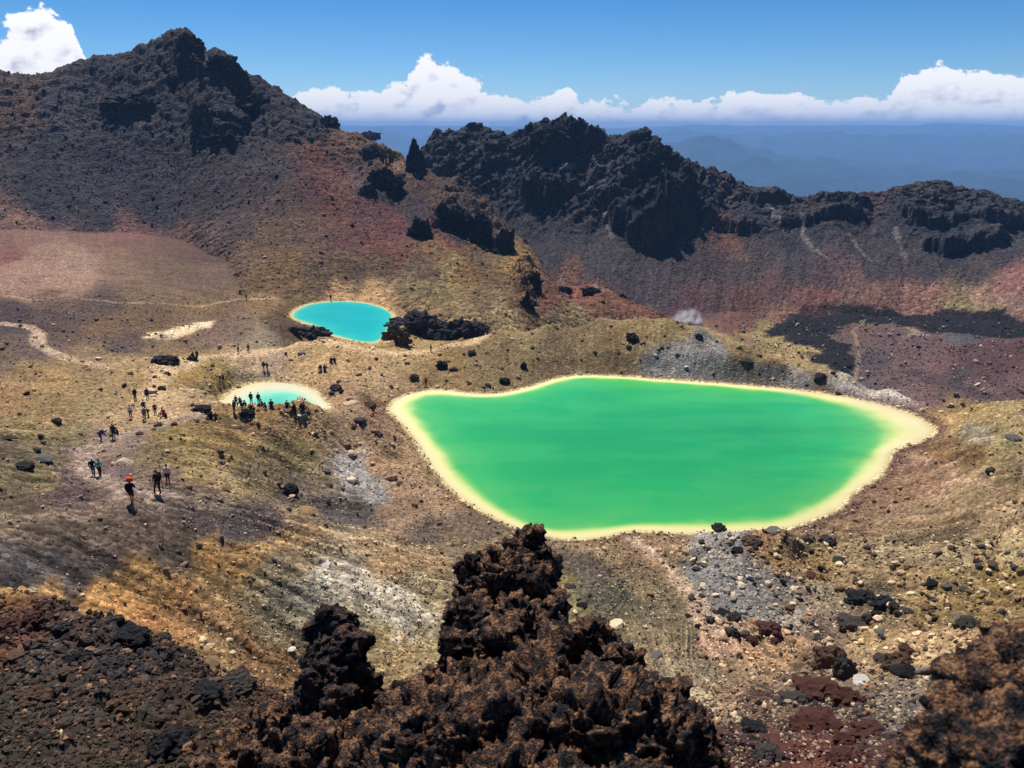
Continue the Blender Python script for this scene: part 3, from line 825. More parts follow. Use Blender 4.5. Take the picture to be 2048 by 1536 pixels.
def soil_color(az, lr, t):
    """smooth blend of the nearest samples, measured on the ground"""
    sh = az.shape
    a, l, q = az.ravel().astype(np.float32), lr.ravel().astype(np.float32), t.ravel().astype(np.float32)
    num = np.zeros((a.size, 3), np.float32); den = np.zeros(a.size, np.float32)
    for k in range(len(_ar)):
        d2 = (a - np.float32(_ar[k, 0])) ** 2 + ((l - np.float32(_ar[k, 1])) * np.float32(0.16)) ** 2 + ((q - np.float32(_ar[k, 2])) * np.float32(.9)) ** 2
        w = 1.0 / (d2 + np.float32(5e-5)) ** 3.2
        num += w[:, None] * _c[k].astype(np.float32); den += w
    return (num / den[:, None]).reshape(sh + (3,))


# warp the sample position so that the borders of the soils are ragged
wa = 0.016 * fbm2(X / (RR * .08) , Y / (RR * .08), 4, 91) if False else 0.010 * fbm2(AZ * 38, LR * 14, 5, 91)
wbn = 0.010 * fbm2(AZ * 38 + 40, LR * 14 + 9, 5, 95)
s2 = (slice(None, None, 2), slice(None, None, 2))
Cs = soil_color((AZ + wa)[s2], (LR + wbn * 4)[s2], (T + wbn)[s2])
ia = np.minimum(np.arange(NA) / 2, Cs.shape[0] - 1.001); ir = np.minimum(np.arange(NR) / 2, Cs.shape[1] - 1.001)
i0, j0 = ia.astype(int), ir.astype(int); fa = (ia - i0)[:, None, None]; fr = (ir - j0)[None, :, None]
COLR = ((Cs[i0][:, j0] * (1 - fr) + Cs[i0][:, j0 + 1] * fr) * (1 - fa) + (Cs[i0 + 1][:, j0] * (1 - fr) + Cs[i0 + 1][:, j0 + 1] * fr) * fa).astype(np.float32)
del Cs


def mixc(mask, hexc, amount=1.0):
    global COLR
    c = lin([hexc])[0].astype(np.float32)
    m = np.clip(mask * amount, 0, 1)[..., None].astype(np.float32)
    COLR = COLR * (1 - m) + c * m


def world_poly(pts, rmin=0):
    return np.array([at(px, py, rmin)[:2] for px, py in pts])


def patch(pts, hexc, soft=1.5, ragged=1.5, scale=5, amount=1.0, seed=5, rmin=0):
    P = world_poly(pts, rmin)
    g = soft * 3 + ragged * 3
    m = (X > P[:, 0].min() - g) & (X < P[:, 0].max() + g) & (Y > P[:, 1].min() - g) & (Y < P[:, 1].max() + g)
    d = sdist(P, X[m], Y[m]) + ragged * fbm2(X[m] / scale, Y[m] / scale, 5, seed, gain=.6) * 1.6
    M = np.zeros(X.shape, np.float32)
    M[m] = 1 - sstep(-soft, soft, d)
    mixc(M, hexc, amount)


def trail(pts, hexc, width, amount=0.8, soft=0.5, wob=0.5, seed=3, dig=0.0, rmin=0):
    P = world_poly(pts, rmin)
    g = width * 3 + 3
    m = (X > P[:, 0].min() - g) & (X < P[:, 0].max() + g) & (Y > P[:, 1].min() - g) & (Y < P[:, 1].max() + g)
    x, y = X[m], Y[m]
    best = np.full(x.shape, 1e9, np.float32)
    for k in range(len(P) - 1):
        a, b = P[k], P[k + 1]
        e = b - a
        h = np.clip(((x - a[0]) * e[0] + (y - a[1]) * e[1]) / (e @ e + 1e-9), 0, 1)
        best = np.minimum(best, np.hypot(x - a[0] - h * e[0], y - a[1] - h * e[1]))
    d = best + wob * fbm2(x / (width * 2.5), y / (width * 2.5), 4, seed)
    M = np.zeros(X.shape, np.float32)
    M[m] = 1 - sstep(width * .5 * (1 - soft), width * .5 * (1 + soft), d)
    mixc(M * (LAY == 0) if rmin < 150 else M, hexc, amount)
    if dig:
        Z[...] -= M * dig


# dark lava flow and its neighbours in the valley
patch([(1560, 650), (1610, 690), (1650, 715), (1600, 720), (1540, 690), (1480, 668), (1520, 655)], '9a8656', 3, 4, 8, 0.75, 8, rmin=205)
patch([(1643, 600), (1577, 627), (1528, 664), (1573, 682), (1639, 700), (1602, 709), (1659, 733), (1700, 752), (1717, 717), (1667, 672), (1700, 643), (1803, 649), (1864, 666), (2045, 674), (2140, 676), (2140, 640), (2045, 639), (1987, 620), (1881, 616), (1872, 631), (1803, 627), (1700, 604)],
      '201f23', 1.2, 5, 11, 1.0, 5, rmin=205)
patch([(1810, 655), (1840, 660), (1860, 672), (1830, 672)], '9a8670', 1, 3, 6, 0.7, 6, rmin=205)
patch([(1880, 668), (1960, 672), (1960, 690), (1900, 690)], '55555a', 2, 4, 6, 0.7, 6, rmin=205)
patch([(1850, 602), (1900, 600), (2000, 606), (2000, 618), (1900, 618), (1880, 612)], '8c8050', 3, 4, 10, 0.5, 7, rmin=205)
patch([(1900, 700), (1960, 680), (2048, 690), (2100, 700), (2100, 740), (2000, 745), (1930, 730)], '543a3a', 5, 8, 12, 0.7, 9, rmin=205)
patch([(1860, 745), (1920, 760), (2000, 800), (1960, 800), (1880, 775), (1800, 740)], '43383c', 3, 5, 9, 0.7, 10, rmin=205)
trail([(1710, 760), (1720, 700), (1705, 660), (1730, 640)], 'a08a70', 1.6, 0.5, seed=12, rmin=205)
# pale dry pan on the left plain, trails
patch([(290, 676), (312, 664), (350, 656), (400, 646), (430, 641), (424, 652), (385, 664), (350, 674), (315, 680)], 'f0d6a8', 0.8, 1.6, 6, 0.95, 11)
patch([(345, 668), (370, 662), (400, 655), (385, 664), (350, 674)], 'e8b888', 0.8, 1.2, 5, 0.6, 14)
patch([(0, 545), (60, 530), (140, 505), (190, 530), (230, 560), (140, 580), (0, 582)], 'a4846e', 8, 14, 25, 0.35, 15)
patch([(0, 640), (40, 642), (110, 655), (110, 662), (0, 655)], '40343a', 1.5, 3, 8, 0.7, 16)
trail([(0, 648), (60, 655), (78, 665), (75, 690), (110, 705), (150, 722), (215, 735)], 'ceb08c', 2.4, 0.75, seed=4)
trail([(150, 722), (215, 732), (290, 718)], 'b89a70', 3.0, 0.45, seed=6)
trail([(230, 605), (330, 608), (400, 613), (440, 604), (510, 598), (570, 592)], 'b89672', 1.6, 0.7, seed=5)
trail([(860, 612), (900, 606), (960, 618)], 'b89a66', 1.0, 0.6, seed=5)
trail([(0, 590), (60, 600), (130, 590), (230, 605)], 'a4846a', 1.8, 0.5, seed=14)
trail([(330, 672), (300, 690), (260, 700), (200, 705)], '5a4a40', 3.0, 0.5, seed=15)
patch([(240, 475), (330, 480), (420, 530), (470, 600), (400, 600), (330, 560), (260, 530)], '66503f', 6, 12, 14, 0.6, 17)
# trodden path along the ridge, and a painted sunlit crest
trail([(330, 735), (400, 716), (470, 710), (560, 698), (650, 684), (760, 702), (860, 700), (950, 682), (1060, 657), (1180, 641), (1290, 634), (1370, 645)], 'c8aa7e', 5.0, 0.85, seed=7)
trail([(330, 735), (310, 770), (300, 800), (310, 822), (340, 838), (400, 826)], 'c4a67a', 3.2, 0.7, seed=8)
trail([(400, 830), (330, 850), (270, 862), (215, 885), (170, 905), (165, 930), (200, 960), (270, 1005), (340, 985)], '948070', 2.3, 0.9, seed=9)
trail([(0, 1040), (100, 1032), (200, 1020), (270, 1008), (350, 1000)], '7e6a58', 1.4, 0.8, seed=10)
trail([(560, 750), (640, 730), (720, 735), (780, 760), (840, 775)], 'b09268', 3.0, 0.4, seed=10)
trail([(1365, 645), (1420, 662), (1480, 688), (1560, 715), (1640, 739), (1700, 754)], 'a48c5e', 3.4, 0.75, seed=13)  # tan strip painted in for sunlight on the falling crest
# stream fan below the green lake
trail([(1262, 1075), (1290, 1095), (1330, 1130), (1365, 1170), (1395, 1200), (1410, 1245), (1440, 1290)], 'b89c80', 1.4, 0.85, seed=21, dig=0.06)
patch([(1385, 1180), (1420, 1200), (1430, 1240), (1470, 1280), (1500, 1300), (1430, 1295), (1395, 1255), (1380, 1215)], 'ae9074', 0.5, 0.6, 2, 0.7, 22)
patch([(1110, 1100), (1170, 1105), (1230, 1135), (1245, 1160), (1200, 1180), (1150, 1150), (1110, 1140)], '5b5244', 0.5, 1.0, 3, 0.7, 23)
patch([(1200, 1200), (1260, 1195), (1330, 1225), (1300, 1250), (1220, 1240)], '55523f', 0.5, 1.2, 3, 0.6, 24)
patch([(1385, 1090), (1440, 1060), (1510, 1058), (1500, 1090), (1470, 1150), (1520, 1200), (1600, 1240), (1560, 1260), (1470, 1220), (1390, 1170), (1375, 1130)], '8a867f', 0.5, 1.4, 4, 0.6, 25)
trail([(1010, 1075), (1060, 1095), (1140, 1110), (1180, 1135), (1240, 1150)], '3c342c', 0.25, 0.7, wob=.15, seed=31, dig=.1)
trail([(1820, 905), (1880, 940), (1900, 960), (2000, 985)], 'a48468', 1.2, 0.5, seed=32)
trail([(1730, 945), (1800, 955), (1880, 955)], '4c3c2e', 0.3, 0.7, wob=.2, seed=33, dig=.12)
trail([(1700, 1060), (1760, 1065), (1830, 1075), (1900, 1060)], '54432f', 0.3, 0.6, wob=.2, seed=34, dig=.12)
trail([(1760, 985), (1830, 1000), (1880, 1030)], '54432f', 0.3, 0.5, wob=.2, seed=35, dig=.1)
# chalky sulphur patches on the gully wall
patch([(640, 1120), (700, 1115), (760, 1160), (830, 1200), (870, 1240), (860, 1270), (790, 1250), (700, 1200), (650, 1170)], 'beb29c', 1.0, 2.4, 3, 0.7, 41)
patch([(540, 1150), (580, 1150), (640, 1190), (680, 1240), (620, 1240), (560, 1190)], '5e5e54', 0.8, 1.6, 3, 0.6, 42)
patch([(0, 1080), (60, 1095), (130, 1110), (200, 1130), (230, 1150), (110, 1170), (0, 1172)], '45403f', 0.6, 0.8, 3, 0.75, 43)
patch([(350, 1020), (430, 1020), (520, 1045), (555, 1070), (480, 1085), (400, 1070)], '453d40', 0.9, 1.4, 3, 0.6, 44)
patch([(560, 1040), (640, 1020), (740, 1020), (780, 1050), (700, 1060), (640, 1050)], '4c4643', 1.2, 1.8, 3, 0.7, 45)
# grey patches on the ridge behind the lake
patch([(1335, 735), (1345, 705), (1380, 688), (1430, 700), (1450, 730), (1440, 765), (1380, 762), (1335, 755)], '88857e', 1.2, 2.4, 4, 0.7, 46)
patch([(1520, 735), (1600, 742), (1640, 760), (1600, 772), (1530, 765)], '86827c', 1.2, 2.2, 4, 0.6, 47)
patch([(1650, 760), (1740, 775), (1820, 800), (1800, 812), (1700, 790)], 'a8a298', 1.2, 2.0, 4, 0.7, 48)
# red cinders on the spur, pale streaks on the far wall
patch([(610, 285), (640, 300), (680, 370), (700, 440), (760, 480), (800, 520), (740, 490), (680, 460), (640, 400), (620, 340)], '643a30', 4, 9, 14, 0.6, 51)
patch([(850, 440), (880, 450), (920, 490), (900, 500)], '7a3a34', 3, 5, 8, 0.6, 52)
patch([(1120, 545), (1180, 560), (1260, 590), (1330, 630), (1240, 610), (1150, 580)], '704a38', 3, 6, 9, 0.5, 53)
patch([(1600, 600), (1640, 585), (1760, 600), (1860, 605), (1700, 612), (1620, 625), (1560, 640), (1500, 640)], '7c5048', 5, 10, 20, 0.45, 54, rmin=205)
for q in ([(1200, 310), (1203, 325), (1196, 345)], [(1190, 355), (1180, 375), (1172, 395)], [(1600, 425), (1606, 470), (1625, 500), (1660, 520)], [(1120, 340), (1140, 335), (1150, 330)], [(1700, 470), (1720, 500), (1740, 520)], [(1790, 455), (1800, 490), (1810, 520)], [(1080, 520), (1120, 550), (1200, 590), (1300, 610)], [(1205, 420), (1215, 450), (1225, 475)], [(1540, 400), (1545, 430), (1570, 470)]):
    trail(q, '8c8078', 2.2, 0.5, wob=1.2, seed=60, rmin=300)
trail([(1440, 455), (1470, 495), (1490, 520)], '6e4c40', 5, 0.6, wob=1.5, seed=61, rmin=300)

# shores: cream crust at the waterline, purple and rust stains outside it
nsh = fbm2(X / 2.5, Y / 2.5, 4, 77)
for (PO, PI_, zl, wdt), D in zip(LAKES, shore_d):
    mixc((1 - sstep(0.25, 1.0 + 0.8 * nsh, D)) * (LAY == 0), 'd9c78a' if zl != ZT else 'c8b070', 0.9)
DB = shore_d[0]
mixc(sstep(0.4, 0.9, DB) * (1 - sstep(1.2, 2.8 + nsh, DB)) * sstep(35, 55, X) , '5e3a3c', 0.65)
mixc(sstep(0.4, 0.9, DB) * (1 - sstep(1.0, 2.2 + nsh, DB)) * (1 - sstep(35, 55, X)), '6e5436', 0.5)

# grain of the soils: mottles at several sizes
mott = 1 + 0.22 * n_mid * (1 - .5 * run_amt) + 0.14 * fbm2(X / 2.2, Y / 2.2, 4, 101) * (1 - .5 * run_amt) + 0.12 * n_big + 0.10 * np.clip(-n_fin, -1, 1)
mott += 0.30 * fbm2(X / (0.004 * RR + .02), Y / (0.004 * RR + .02), 2, 103) * 0.5
mott += (0.11 + 0.17 * sstep(24, 30, RR) * (1 - sstep(110, 150, RR))) * RILL * np.where(LAY == 2, .55, 1.0)
COLR *= np.clip(mott, 0.45, 1.8)[..., None]
hue = fbm2(X / 12, Y / 12, 4, 107)[..., None]
COLR *= (1 + hue * np.array([0.06, 0.0, -0.07], np.float32)) * np.array([1.04, 0.98, 0.93], np.float32)
COLR = (COLR * .87 + .13 * COLR.mean(-1, keepdims=True)).astype(np.float32)
grit = RNG.random(X.shape, dtype=np.float32)
COLR *= (0.84 + 0.32 * grit)[..., None]
Z += (RNG.random(X.shape, dtype=np.float32) - .5) * (0.0011 * RR) * sstep(15, 40, RR) * (DB > .5) * (shore_d[1] > .5) * (shore_d[2] > .5)
Z_T = Z / RR
T[...] = Z_T
# ------------------------------------------------------------------ ground materials and meshes
ALB = 1.12


def ground_material(name, stone_scale, bump):
    m = bpy.data.materials.new(name)
    m.use_nodes = True
    nt = m.node_tree
    nt.nodes.clear()
    out = nd(nt, 'ShaderNodeOutputMaterial')
    b = nd(nt, 'ShaderNodeBsdfPrincipled', Roughness=0.93)
    b.inputs['Specular IOR Level'].default_value = 0.12
    at_ = nd(nt, 'ShaderNodeAttribute', attribute_name='tint')
    geo = nd(nt, 'ShaderNodeNewGeometry')
    v = nd(nt, 'ShaderNodeTexVoronoi', Scale=stone_scale)
    lk(nt, geo.outputs['Position'], v.inputs['Vector'])
    n1 = nd(nt, 'ShaderNodeTexNoise', Scale=stone_scale * 0.7, Detail=5.0, Roughness=0.65)
    lk(nt, geo.outputs['Position'], n1.inputs['Vector'])
    n2 = nd(nt, 'ShaderNodeTexNoise', Scale=stone_scale * 0.15, Detail=6.0, Roughness=0.7)
    lk(nt, geo.outputs['Position'], n2.inputs['Vector'])
    # brightness of single stones
    sep = nd(nt, 'ShaderNodeSeparateColor')
    lk(nt, v.outputs['Color'], sep.inputs[0])
    s = mathn(nt, 'POWER', sep.outputs[0], 2.5)
    s = mathn(nt, 'MULTIPLY_ADD', s, 0.75, 0.62)
    a = mathn(nt, 'MULTIPLY_ADD', n1.outputs[0], 1.1, 0.45)
    c = mathn(nt, 'MULTIPLY_ADD', n2.outputs[0], 0.9, 0.55)
    k = mathn(nt, 'MULTIPLY', mathn(nt, 'MULTIPLY', s, a), c)
    mx = nd(nt, 'ShaderNodeVectorMath', operation='SCALE')
    lk(nt, at_.outputs['Color'], mx.inputs[0])
    lk(nt, mathn(nt, 'MULTIPLY', k, ALB), mx.inputs['Scale'])
    lk(nt, mx.outputs[0], b.inputs['Base Color'])
    h = mathn(nt, 'SUBTRACT', mathn(nt, 'MULTIPLY', n1.outputs[0], 1.0), mathn(nt, 'MULTIPLY', v.outputs['Distance'], 0.8))
    bp = nd(nt, 'ShaderNodeBump', Strength=0.9, Distance=bump)
    lk(nt, h, bp.inputs['Height'])
    lk(nt, bp.outputs[0], b.inputs['Normal'])
    lk(nt, b.outputs[0], out.inputs[0])
    return m


def grid_part(name, mask_face, mat, kind='structure', rocky=0.0):
    """the quads of the polar grid selected by mask_face as one mesh"""
    fi, fj = np.nonzero(mask_face)
    ids = np.arange(NA * NR, dtype=np.int64).reshape(NA, NR)
    q = np.stack([ids[fi, fj], ids[fi + 1, fj], ids[fi + 1, fj + 1], ids[fi, fj + 1]], 1)
    used = np.unique(q)
    back = np.zeros(NA * NR, np.int64)
    back[used] = np.arange(len(used))
    V = np.stack([X.ravel()[used], Y.ravel()[used], Z.ravel()[used] + CZ], 1)
    if rocky:
        q3 = V.astype(np.float64)
        amt = (sstep(380, 430, RR.ravel()[used]) * (0.12 + 0.88 * (upper.ravel()[used] if name == 'ridge' else sstep(-45, -5, Z.ravel()[used]))))[:, None] * rocky
        e_ = (LAY.ravel()[used] > 0)[:, None]
        V = V + amt * e_ * np.stack([fbm3(q3 / 4.5, 4, 501, .6), fbm3(q3 / 4.5 + 50, 4, 505, .6), 0.5 * fbm3(q3 / 4.0 + 90, 3, 509, .6)], 1)
    me = mesh_np(name, V, quads=back[q])
    set_col(me, COLR.reshape(-1, 3)[used])
    o = link(name, me, mat)
    tag(o, kind=kind)
    return o


LF = np.maximum(np.maximum(LAY[:-1, :-1], LAY[1:, :-1]), np.maximum(LAY[:-1, 1:], LAY[1:, 1:]))
rf = RR[:-1, :-1]
mat_ground_near = ground_material('soil_near', 14.0, 0.03)
mat_ground_mid = ground_material('soil_mid', 2.6, 0.16)
mat_rock_far = ground_material('soil_far', 0.75, 0.6)
grid_part('ground', (LF == 0) & (rf >= 24), mat_ground_mid)
grid_part('lava_shelf', (LF == 0) & (rf < 24), mat_ground_near)
grid_part('mountain', LF == 1, mat_rock_far, rocky=0.8)
grid_part('ridge', LF == 2, mat_rock_far, rocky=2.8)

# ------------------------------------------------------------------ water
def lake_mesh(name, PO, PI_, zl, step, stops, rough, bump_s, bump_d, chop=0.0):
    gx = np.arange(PO[:, 0].min() - 2, PO[:, 0].max() + 2, step)
    gy = np.arange(PO[:, 1].min() - 2, PO[:, 1].max() + 2, step)
    GX, GY = np.meshgrid(gx, gy, indexing='ij')
    do = sdist(PO, GX, GY)
    di = sdist(PI_, GX, GY)
    keep = do < 0.9
    f = keep[:-1, :-1] | keep[1:, :-1] | keep[:-1, 1:] | keep[1:, 1:]
    ids = np.arange(GX.size).reshape(GX.shape)
    i, j = np.nonzero(f)
    q = np.stack([ids[i, j], ids[i + 1, j], ids[i + 1, j + 1], ids[i, j + 1]], 1)
    used = np.unique(q); back = np.zeros(GX.size, np.int64); back[used] = np.arange(len(used))
    x, y, o_, n_ = GX.ravel()[used], GY.ravel()[used], do.ravel()[used], di.ravel()[used]
    # 0 at the shore, 1 on the inner outline, then metres beyond it
    band = np.clip(-o_, 0, None) / (np.clip(-o_, 0, None) + np.clip(n_, 0, None) + 1e-6)
    w = 0.22 * fbm2(x / 5, y / 5, 5, 201) * np.clip(-o_, 0, 2) / 2
    u = np.where(n_ > 0, band, 1 + np.clip(-n_, 0, None) * 0.12) + w
    pos = [s[0] for s in stops]
    cols = lin([s[1] for s in stops])
    C = np.stack([np.interp(u, pos, cols[:, k]) for k in range(3)], 1)
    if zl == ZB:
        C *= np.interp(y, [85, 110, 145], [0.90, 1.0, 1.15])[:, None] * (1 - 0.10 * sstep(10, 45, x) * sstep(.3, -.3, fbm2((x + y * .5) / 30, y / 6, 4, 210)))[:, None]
    deep = fbm2(x / 22 + .3 * fbm2(x / 9, y / 9, 3, 5), y / 7, 4, 203)
    C *= (1 + 0.20 * deep * np.clip(u - 1, 0, 1))[:, None] * np.where(np.clip(u - 1, 0, 1)[:, None] > 0, np.array([[1 - 0.25, 1, 1.0]]) ** (deep[:, None] < 0), 1)
    wz = RNG.uniform(-chop, chop, len(x)) * sstep(0.3, 1.5, -o_)
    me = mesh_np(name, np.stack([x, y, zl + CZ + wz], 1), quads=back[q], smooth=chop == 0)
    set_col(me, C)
    m = bpy.data.materials.new(name + '_water')
    m.use_nodes = True
    nt = m.node_tree
    b = nt.nodes['Principled BSDF']
    b.inputs['Roughness'].default_value = rough
    b.inputs['IOR'].default_value = 1.33
    a = nd(nt, 'ShaderNodeAttribute', attribute_name='tint')
    lk(nt, a.outputs['Color'], b.inputs['Base Color'])
    geo = nd(nt, 'ShaderNodeNewGeometry')
    n = nd(nt, 'ShaderNodeTexNoise', Scale=bump_s, Detail=3.0, Roughness=0.55)
    lk(nt, geo.outputs['Position'], n.inputs['Vector'])
    bp = nd(nt, 'ShaderNodeBump', Strength=1.0, Distance=bump_d)
    lk(nt, n.outputs[0], bp.inputs['Height'])
    lk(nt, bp.outputs[0], b.inputs['Normal'])
    ob = link(name, me, m)
    tag(ob, kind='structure')
    return ob


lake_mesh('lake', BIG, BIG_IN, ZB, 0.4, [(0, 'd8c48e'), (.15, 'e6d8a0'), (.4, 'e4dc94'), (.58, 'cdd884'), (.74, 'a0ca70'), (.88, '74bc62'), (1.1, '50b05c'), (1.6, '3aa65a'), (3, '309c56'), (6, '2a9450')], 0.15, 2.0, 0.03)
lake_mesh('lake', SML, SML_IN, ZS, 0.2, [(0, 'e0d0a4'), (.35, 'e4dcb0'), (.8, 'c2dcb2'), (1.0, '9cdcb8'), (1.3, '78ccaa'), (2, '6cc4a4')], 0.12, 3.0, 0.004)
lake_mesh('lake', BLU, BLU_IN, ZT, 0.16, [(0, 'dccb86'), (.3, 'c4cc90'), (.6, '74c4a4'), (1.0, '2cbcb0'), (1.4, '14b2ae'), (3, '10a8ac')], 0.20, 1.0, 0.10, chop=0.018)

# ------------------------------------------------------------------ far country: plain and ranges beyond the ridge, and the air over it
fa_ = np.linspace(R(-58), R(58), 420)
fr_ = np.geomspace(760, 31000, 420)
FA, FR = np.meshgrid(fa_, fr_, indexing='ij')
FX, FY = (FR * np.sin(FA)).astype(np.float32), (FR * np.cos(FA)).astype(np.float32)
base = np.interp(FR, [760, 1500, 3500, 7000, 31000], [-330, -520, -700, -760, -800])
hl = fbm2(FX / 2600, FY / 2600, 6, 401, mode='r')
hs = fbm2(FX / 5200, FY / 5200, 4, 402)
FZ = base + sstep(2500, 6000, FR) * (230 * hl + 160 * hs)
rng1 = np.exp(-((FR - 11500 - 1200 * hs) / 2200.0) ** 2)
prof1 = np.interp(np.degrees(FA), [-58, -20, 5, 9, 14, 20, 26, 32, 58], [200, 150, 200, 460, 420, 200, 90, 260, 300])
FZ += rng1 * prof1 * (0.7 + 0.5 * hl)
rng3 = np.exp(-((FR - 17500 - 1500 * hs) / 2600.0) ** 2)
FZ += rng3 * (430 + 160 * hs) * (0.75 + .5 * hl)
rng2 = sstep(17000, 25500, FR) * (1 - sstep(27500, 31000, FR))
prof2 = np.interp(np.degrees(FA), [-58, -10, 8, 12, 17, 22, 25.5, 26.5, 28.5, 31, 34, 58], [40, 20, -10, 40, 15, 40, 30, 95, 85, 30, -80, -60])
FZ = FZ * (1 - rng2) + rng2 * (prof2 + 70 * (hl - .4) + 60 * hs)
ids = np.arange(FA.size).reshape(FA.shape)
q = np.stack([ids[:-1, :-1], ids[1:, :-1], ids[1:, 1:], ids[:-1, 1:]], -1).reshape(-1, 4)
me = mesh_np('hills', np.stack([FX.ravel(), FY.ravel(), FZ.ravel() + CZ], 1), quads=q)
fc = lin(['2c3a2c'])[0] * (0.8 + 0.5 * fbm2(FX / 700, FY / 700, 4, 405).ravel()[:, None]) + lin(['4a4a38'])[0] * 0.4 * sstep(0, .5, hs).ravel()[:, None]
set_col(me, fc)
tag(link('hills', me, ground_material('soil_hills', 0.01, 8.0)), kind='structure')

bm = bmesh.new()
bmesh.ops.create_cube(bm, size=1)
for v_ in bm.verts:
    v_.co = Vector((v_.co.x * 64000, v_.co.y * 64000 , (v_.co.z + .5)))
top, bot = CZ + 190.0, float(FZ.min()) + CZ - 12
for v_ in bm.verts:
    v_.co.z = bot + v_.co.z * (top - bot)
me = bpy.data.meshes.new('haze'); bm.to_mesh(me); bm.free()
hm = bpy.data.materials.new('air')
hm.use_nodes = True
nt = hm.node_tree; nt.nodes.clear()
ho = nd(nt, 'ShaderNodeOutputMaterial')
pv = nd(nt, 'ShaderNodeVolumePrincipled', Density=0.85e-4, Anisotropy=0.0)
pv.inputs['Color'].default_value = (0.30, 0.56, 1.0, 1)
lk(nt, pv.outputs[0], ho.inputs['Volume'])
tag(link('haze', me, hm), kind='stuff')
# ------------------------------------------------------------------ rocks
def noise_mat(name, rough=0.92, colors=None, scale=1.0, bump=0.02, obj_color=False, contrast=1.0):
    """stone: the object's own colour (or a mix of soils) broken up by noise, with fine relief"""
    m = bpy.data.materials.new(name)
    m.use_nodes = True
    nt = m.node_tree
    b = nt.nodes['Principled BSDF']
    b.inputs['Roughness'].default_value = rough
    b.inputs['Specular IOR Level'].default_value = 0.2
    tc_ = nd(nt, 'ShaderNodeTexCoord')
    geo = nd(nt, 'ShaderNodeNewGeometry')
    n1 = nd(nt, 'ShaderNodeTexNoise', Scale=scale * 6, Detail=8.0, Roughness=0.7)
    n2 = nd(nt, 'ShaderNodeTexNoise', Scale=scale * 30, Detail=5.0, Roughness=0.7)
    vv = nd(nt, 'ShaderNodeTexVoronoi', Scale=scale * 42)
    for n in (n1, n2, vv):
        lk(nt, geo.outputs['Position'], n.inputs['Vector'])
    if colors:
        cr_ = nt.nodes.new('ShaderNodeValToRGB')
        e_ = cr_.color_ramp.elements
        e_[0].position = colors[0][0]; e_[0].color = srgb(colors[0][1]) + (1,)
        e_[1].position = colors[-1][0]; e_[1].color = srgb(colors[-1][1]) + (1,)
        for p_, h_ in colors[1:-1]:
            x_ = e_.new(p_); x_.color = srgb(h_) + (1,)
        mxn = mathn(nt, 'ADD', mathn(nt, 'MULTIPLY', n1.outputs[0], 0.7), mathn(nt, 'MULTIPLY', n2.outputs[0], 0.3))
        lk(nt, mxn, cr_.inputs[0])
        src = cr_.outputs[0]
    elif obj_color:
        oi = nd(nt, 'ShaderNodeObjectInfo')
        src = oi.outputs['Color']
    else:
        a_ = nd(nt, 'ShaderNodeAttribute', attribute_name='tint')
        src = a_.outputs['Color']
    k = mathn(nt, 'MULTIPLY', mathn(nt, 'MULTIPLY_ADD', n1.outputs[0], 1.3 * contrast, 1 - 0.65 * contrast), mathn(nt, 'MULTIPLY_ADD', n2.outputs[0], 1.0 * contrast, 1 - 0.5 * contrast))
    sc = nd(nt, 'ShaderNodeVectorMath', operation='SCALE')
    lk(nt, src, sc.inputs[0]); lk(nt, k, sc.inputs['Scale'])
    lk(nt, sc.outputs[0], b.inputs['Base Color'])
    h = mathn(nt, 'SUBTRACT', mathn(nt, 'ADD', n2.outputs[0], n1.outputs[0]), mathn(nt, 'MULTIPLY', vv.outputs['Distance'], 0.7))
    bp = nd(nt, 'ShaderNodeBump', Strength=0.8, Distance=bump)
    lk(nt, h, bp.inputs['Height']); lk(nt, bp.outputs[0], b.inputs['Normal'])
    return m


mat_stone = noise_mat('stone', scale=0.7, bump=0.09, obj_color=True)
mat_crag = noise_mat('crag_stone', scale=0.05, bump=0.5, obj_color=True)
mat_rubble = noise_mat('rubble_stone', scale=0.8, bump=0.02, contrast=0.5)


def ico(sub):
    bm_ = bmesh.new()
    bmesh.ops.create_icosphere(bm_, subdivisions=sub, radius=1.0)
    v_ = np.array([v.co[:] for v in bm_.verts]); f_ = np.array([[v.index for v in f.verts] for f in bm_.faces])
    bm_.free()
    return v_, f_


ICO1, ICO3, ICO4, ICO5 = ico(1), ico(3), ico(4), ico(5)


def angular(seed, ico_=ICO3, planes=10, rough=0.035):
    """a broken block: a sphere cut by random planes"""
    g = np.random.default_rng(seed)
    v_, f_ = ico_
    n_ = g.normal(size=(planes, 3)); n_ /= np.linalg.norm(n_, axis=1)[:, None]
    d_ = g.uniform(0.42, 0.85, planes)
    dots = v_ @ n_.T
    s_ = np.min(np.where(dots > 0.05, d_ / np.maximum(dots, 0.05), 9), axis=1)
    p_ = v_ * np.minimum(s_, 1.05)[:, None]
    p_ = p_ * (1 + rough * fbm3(v_ * 3 + seed, 4, seed)[:, None] * 1.5)
    p_ *= np.array([1.0, g.uniform(.65, .95), g.uniform(.55, .85)])
    return mesh_np('block', p_, tris=f_, smooth=False)


def clinker(seed, ico_=ICO4, amp=0.42):
    """a rough lump of lava"""
    g = np.random.default_rng(seed)
    v_, f_ = ico_
    q = v_ * 1.3 + seed * 3.1
    r_ = 1 + amp * fbm3(q, 3, seed) + amp * 0.7 * (0.55 - worley3(v_ * 2.2 + seed, seed)) + amp * .6 * (0.5 - worley3(v_ * 5.0 + seed, seed + 3)) + amp * .3 * (0.5 - worley3(v_ * 11 + seed, seed + 6))
    p_ = v_ * r_[:, None] * np.array([1.0, g.uniform(.7, 1), g.uniform(.65, .95)])
    return mesh_np('clinker', p_, tris=f_, smooth=False)


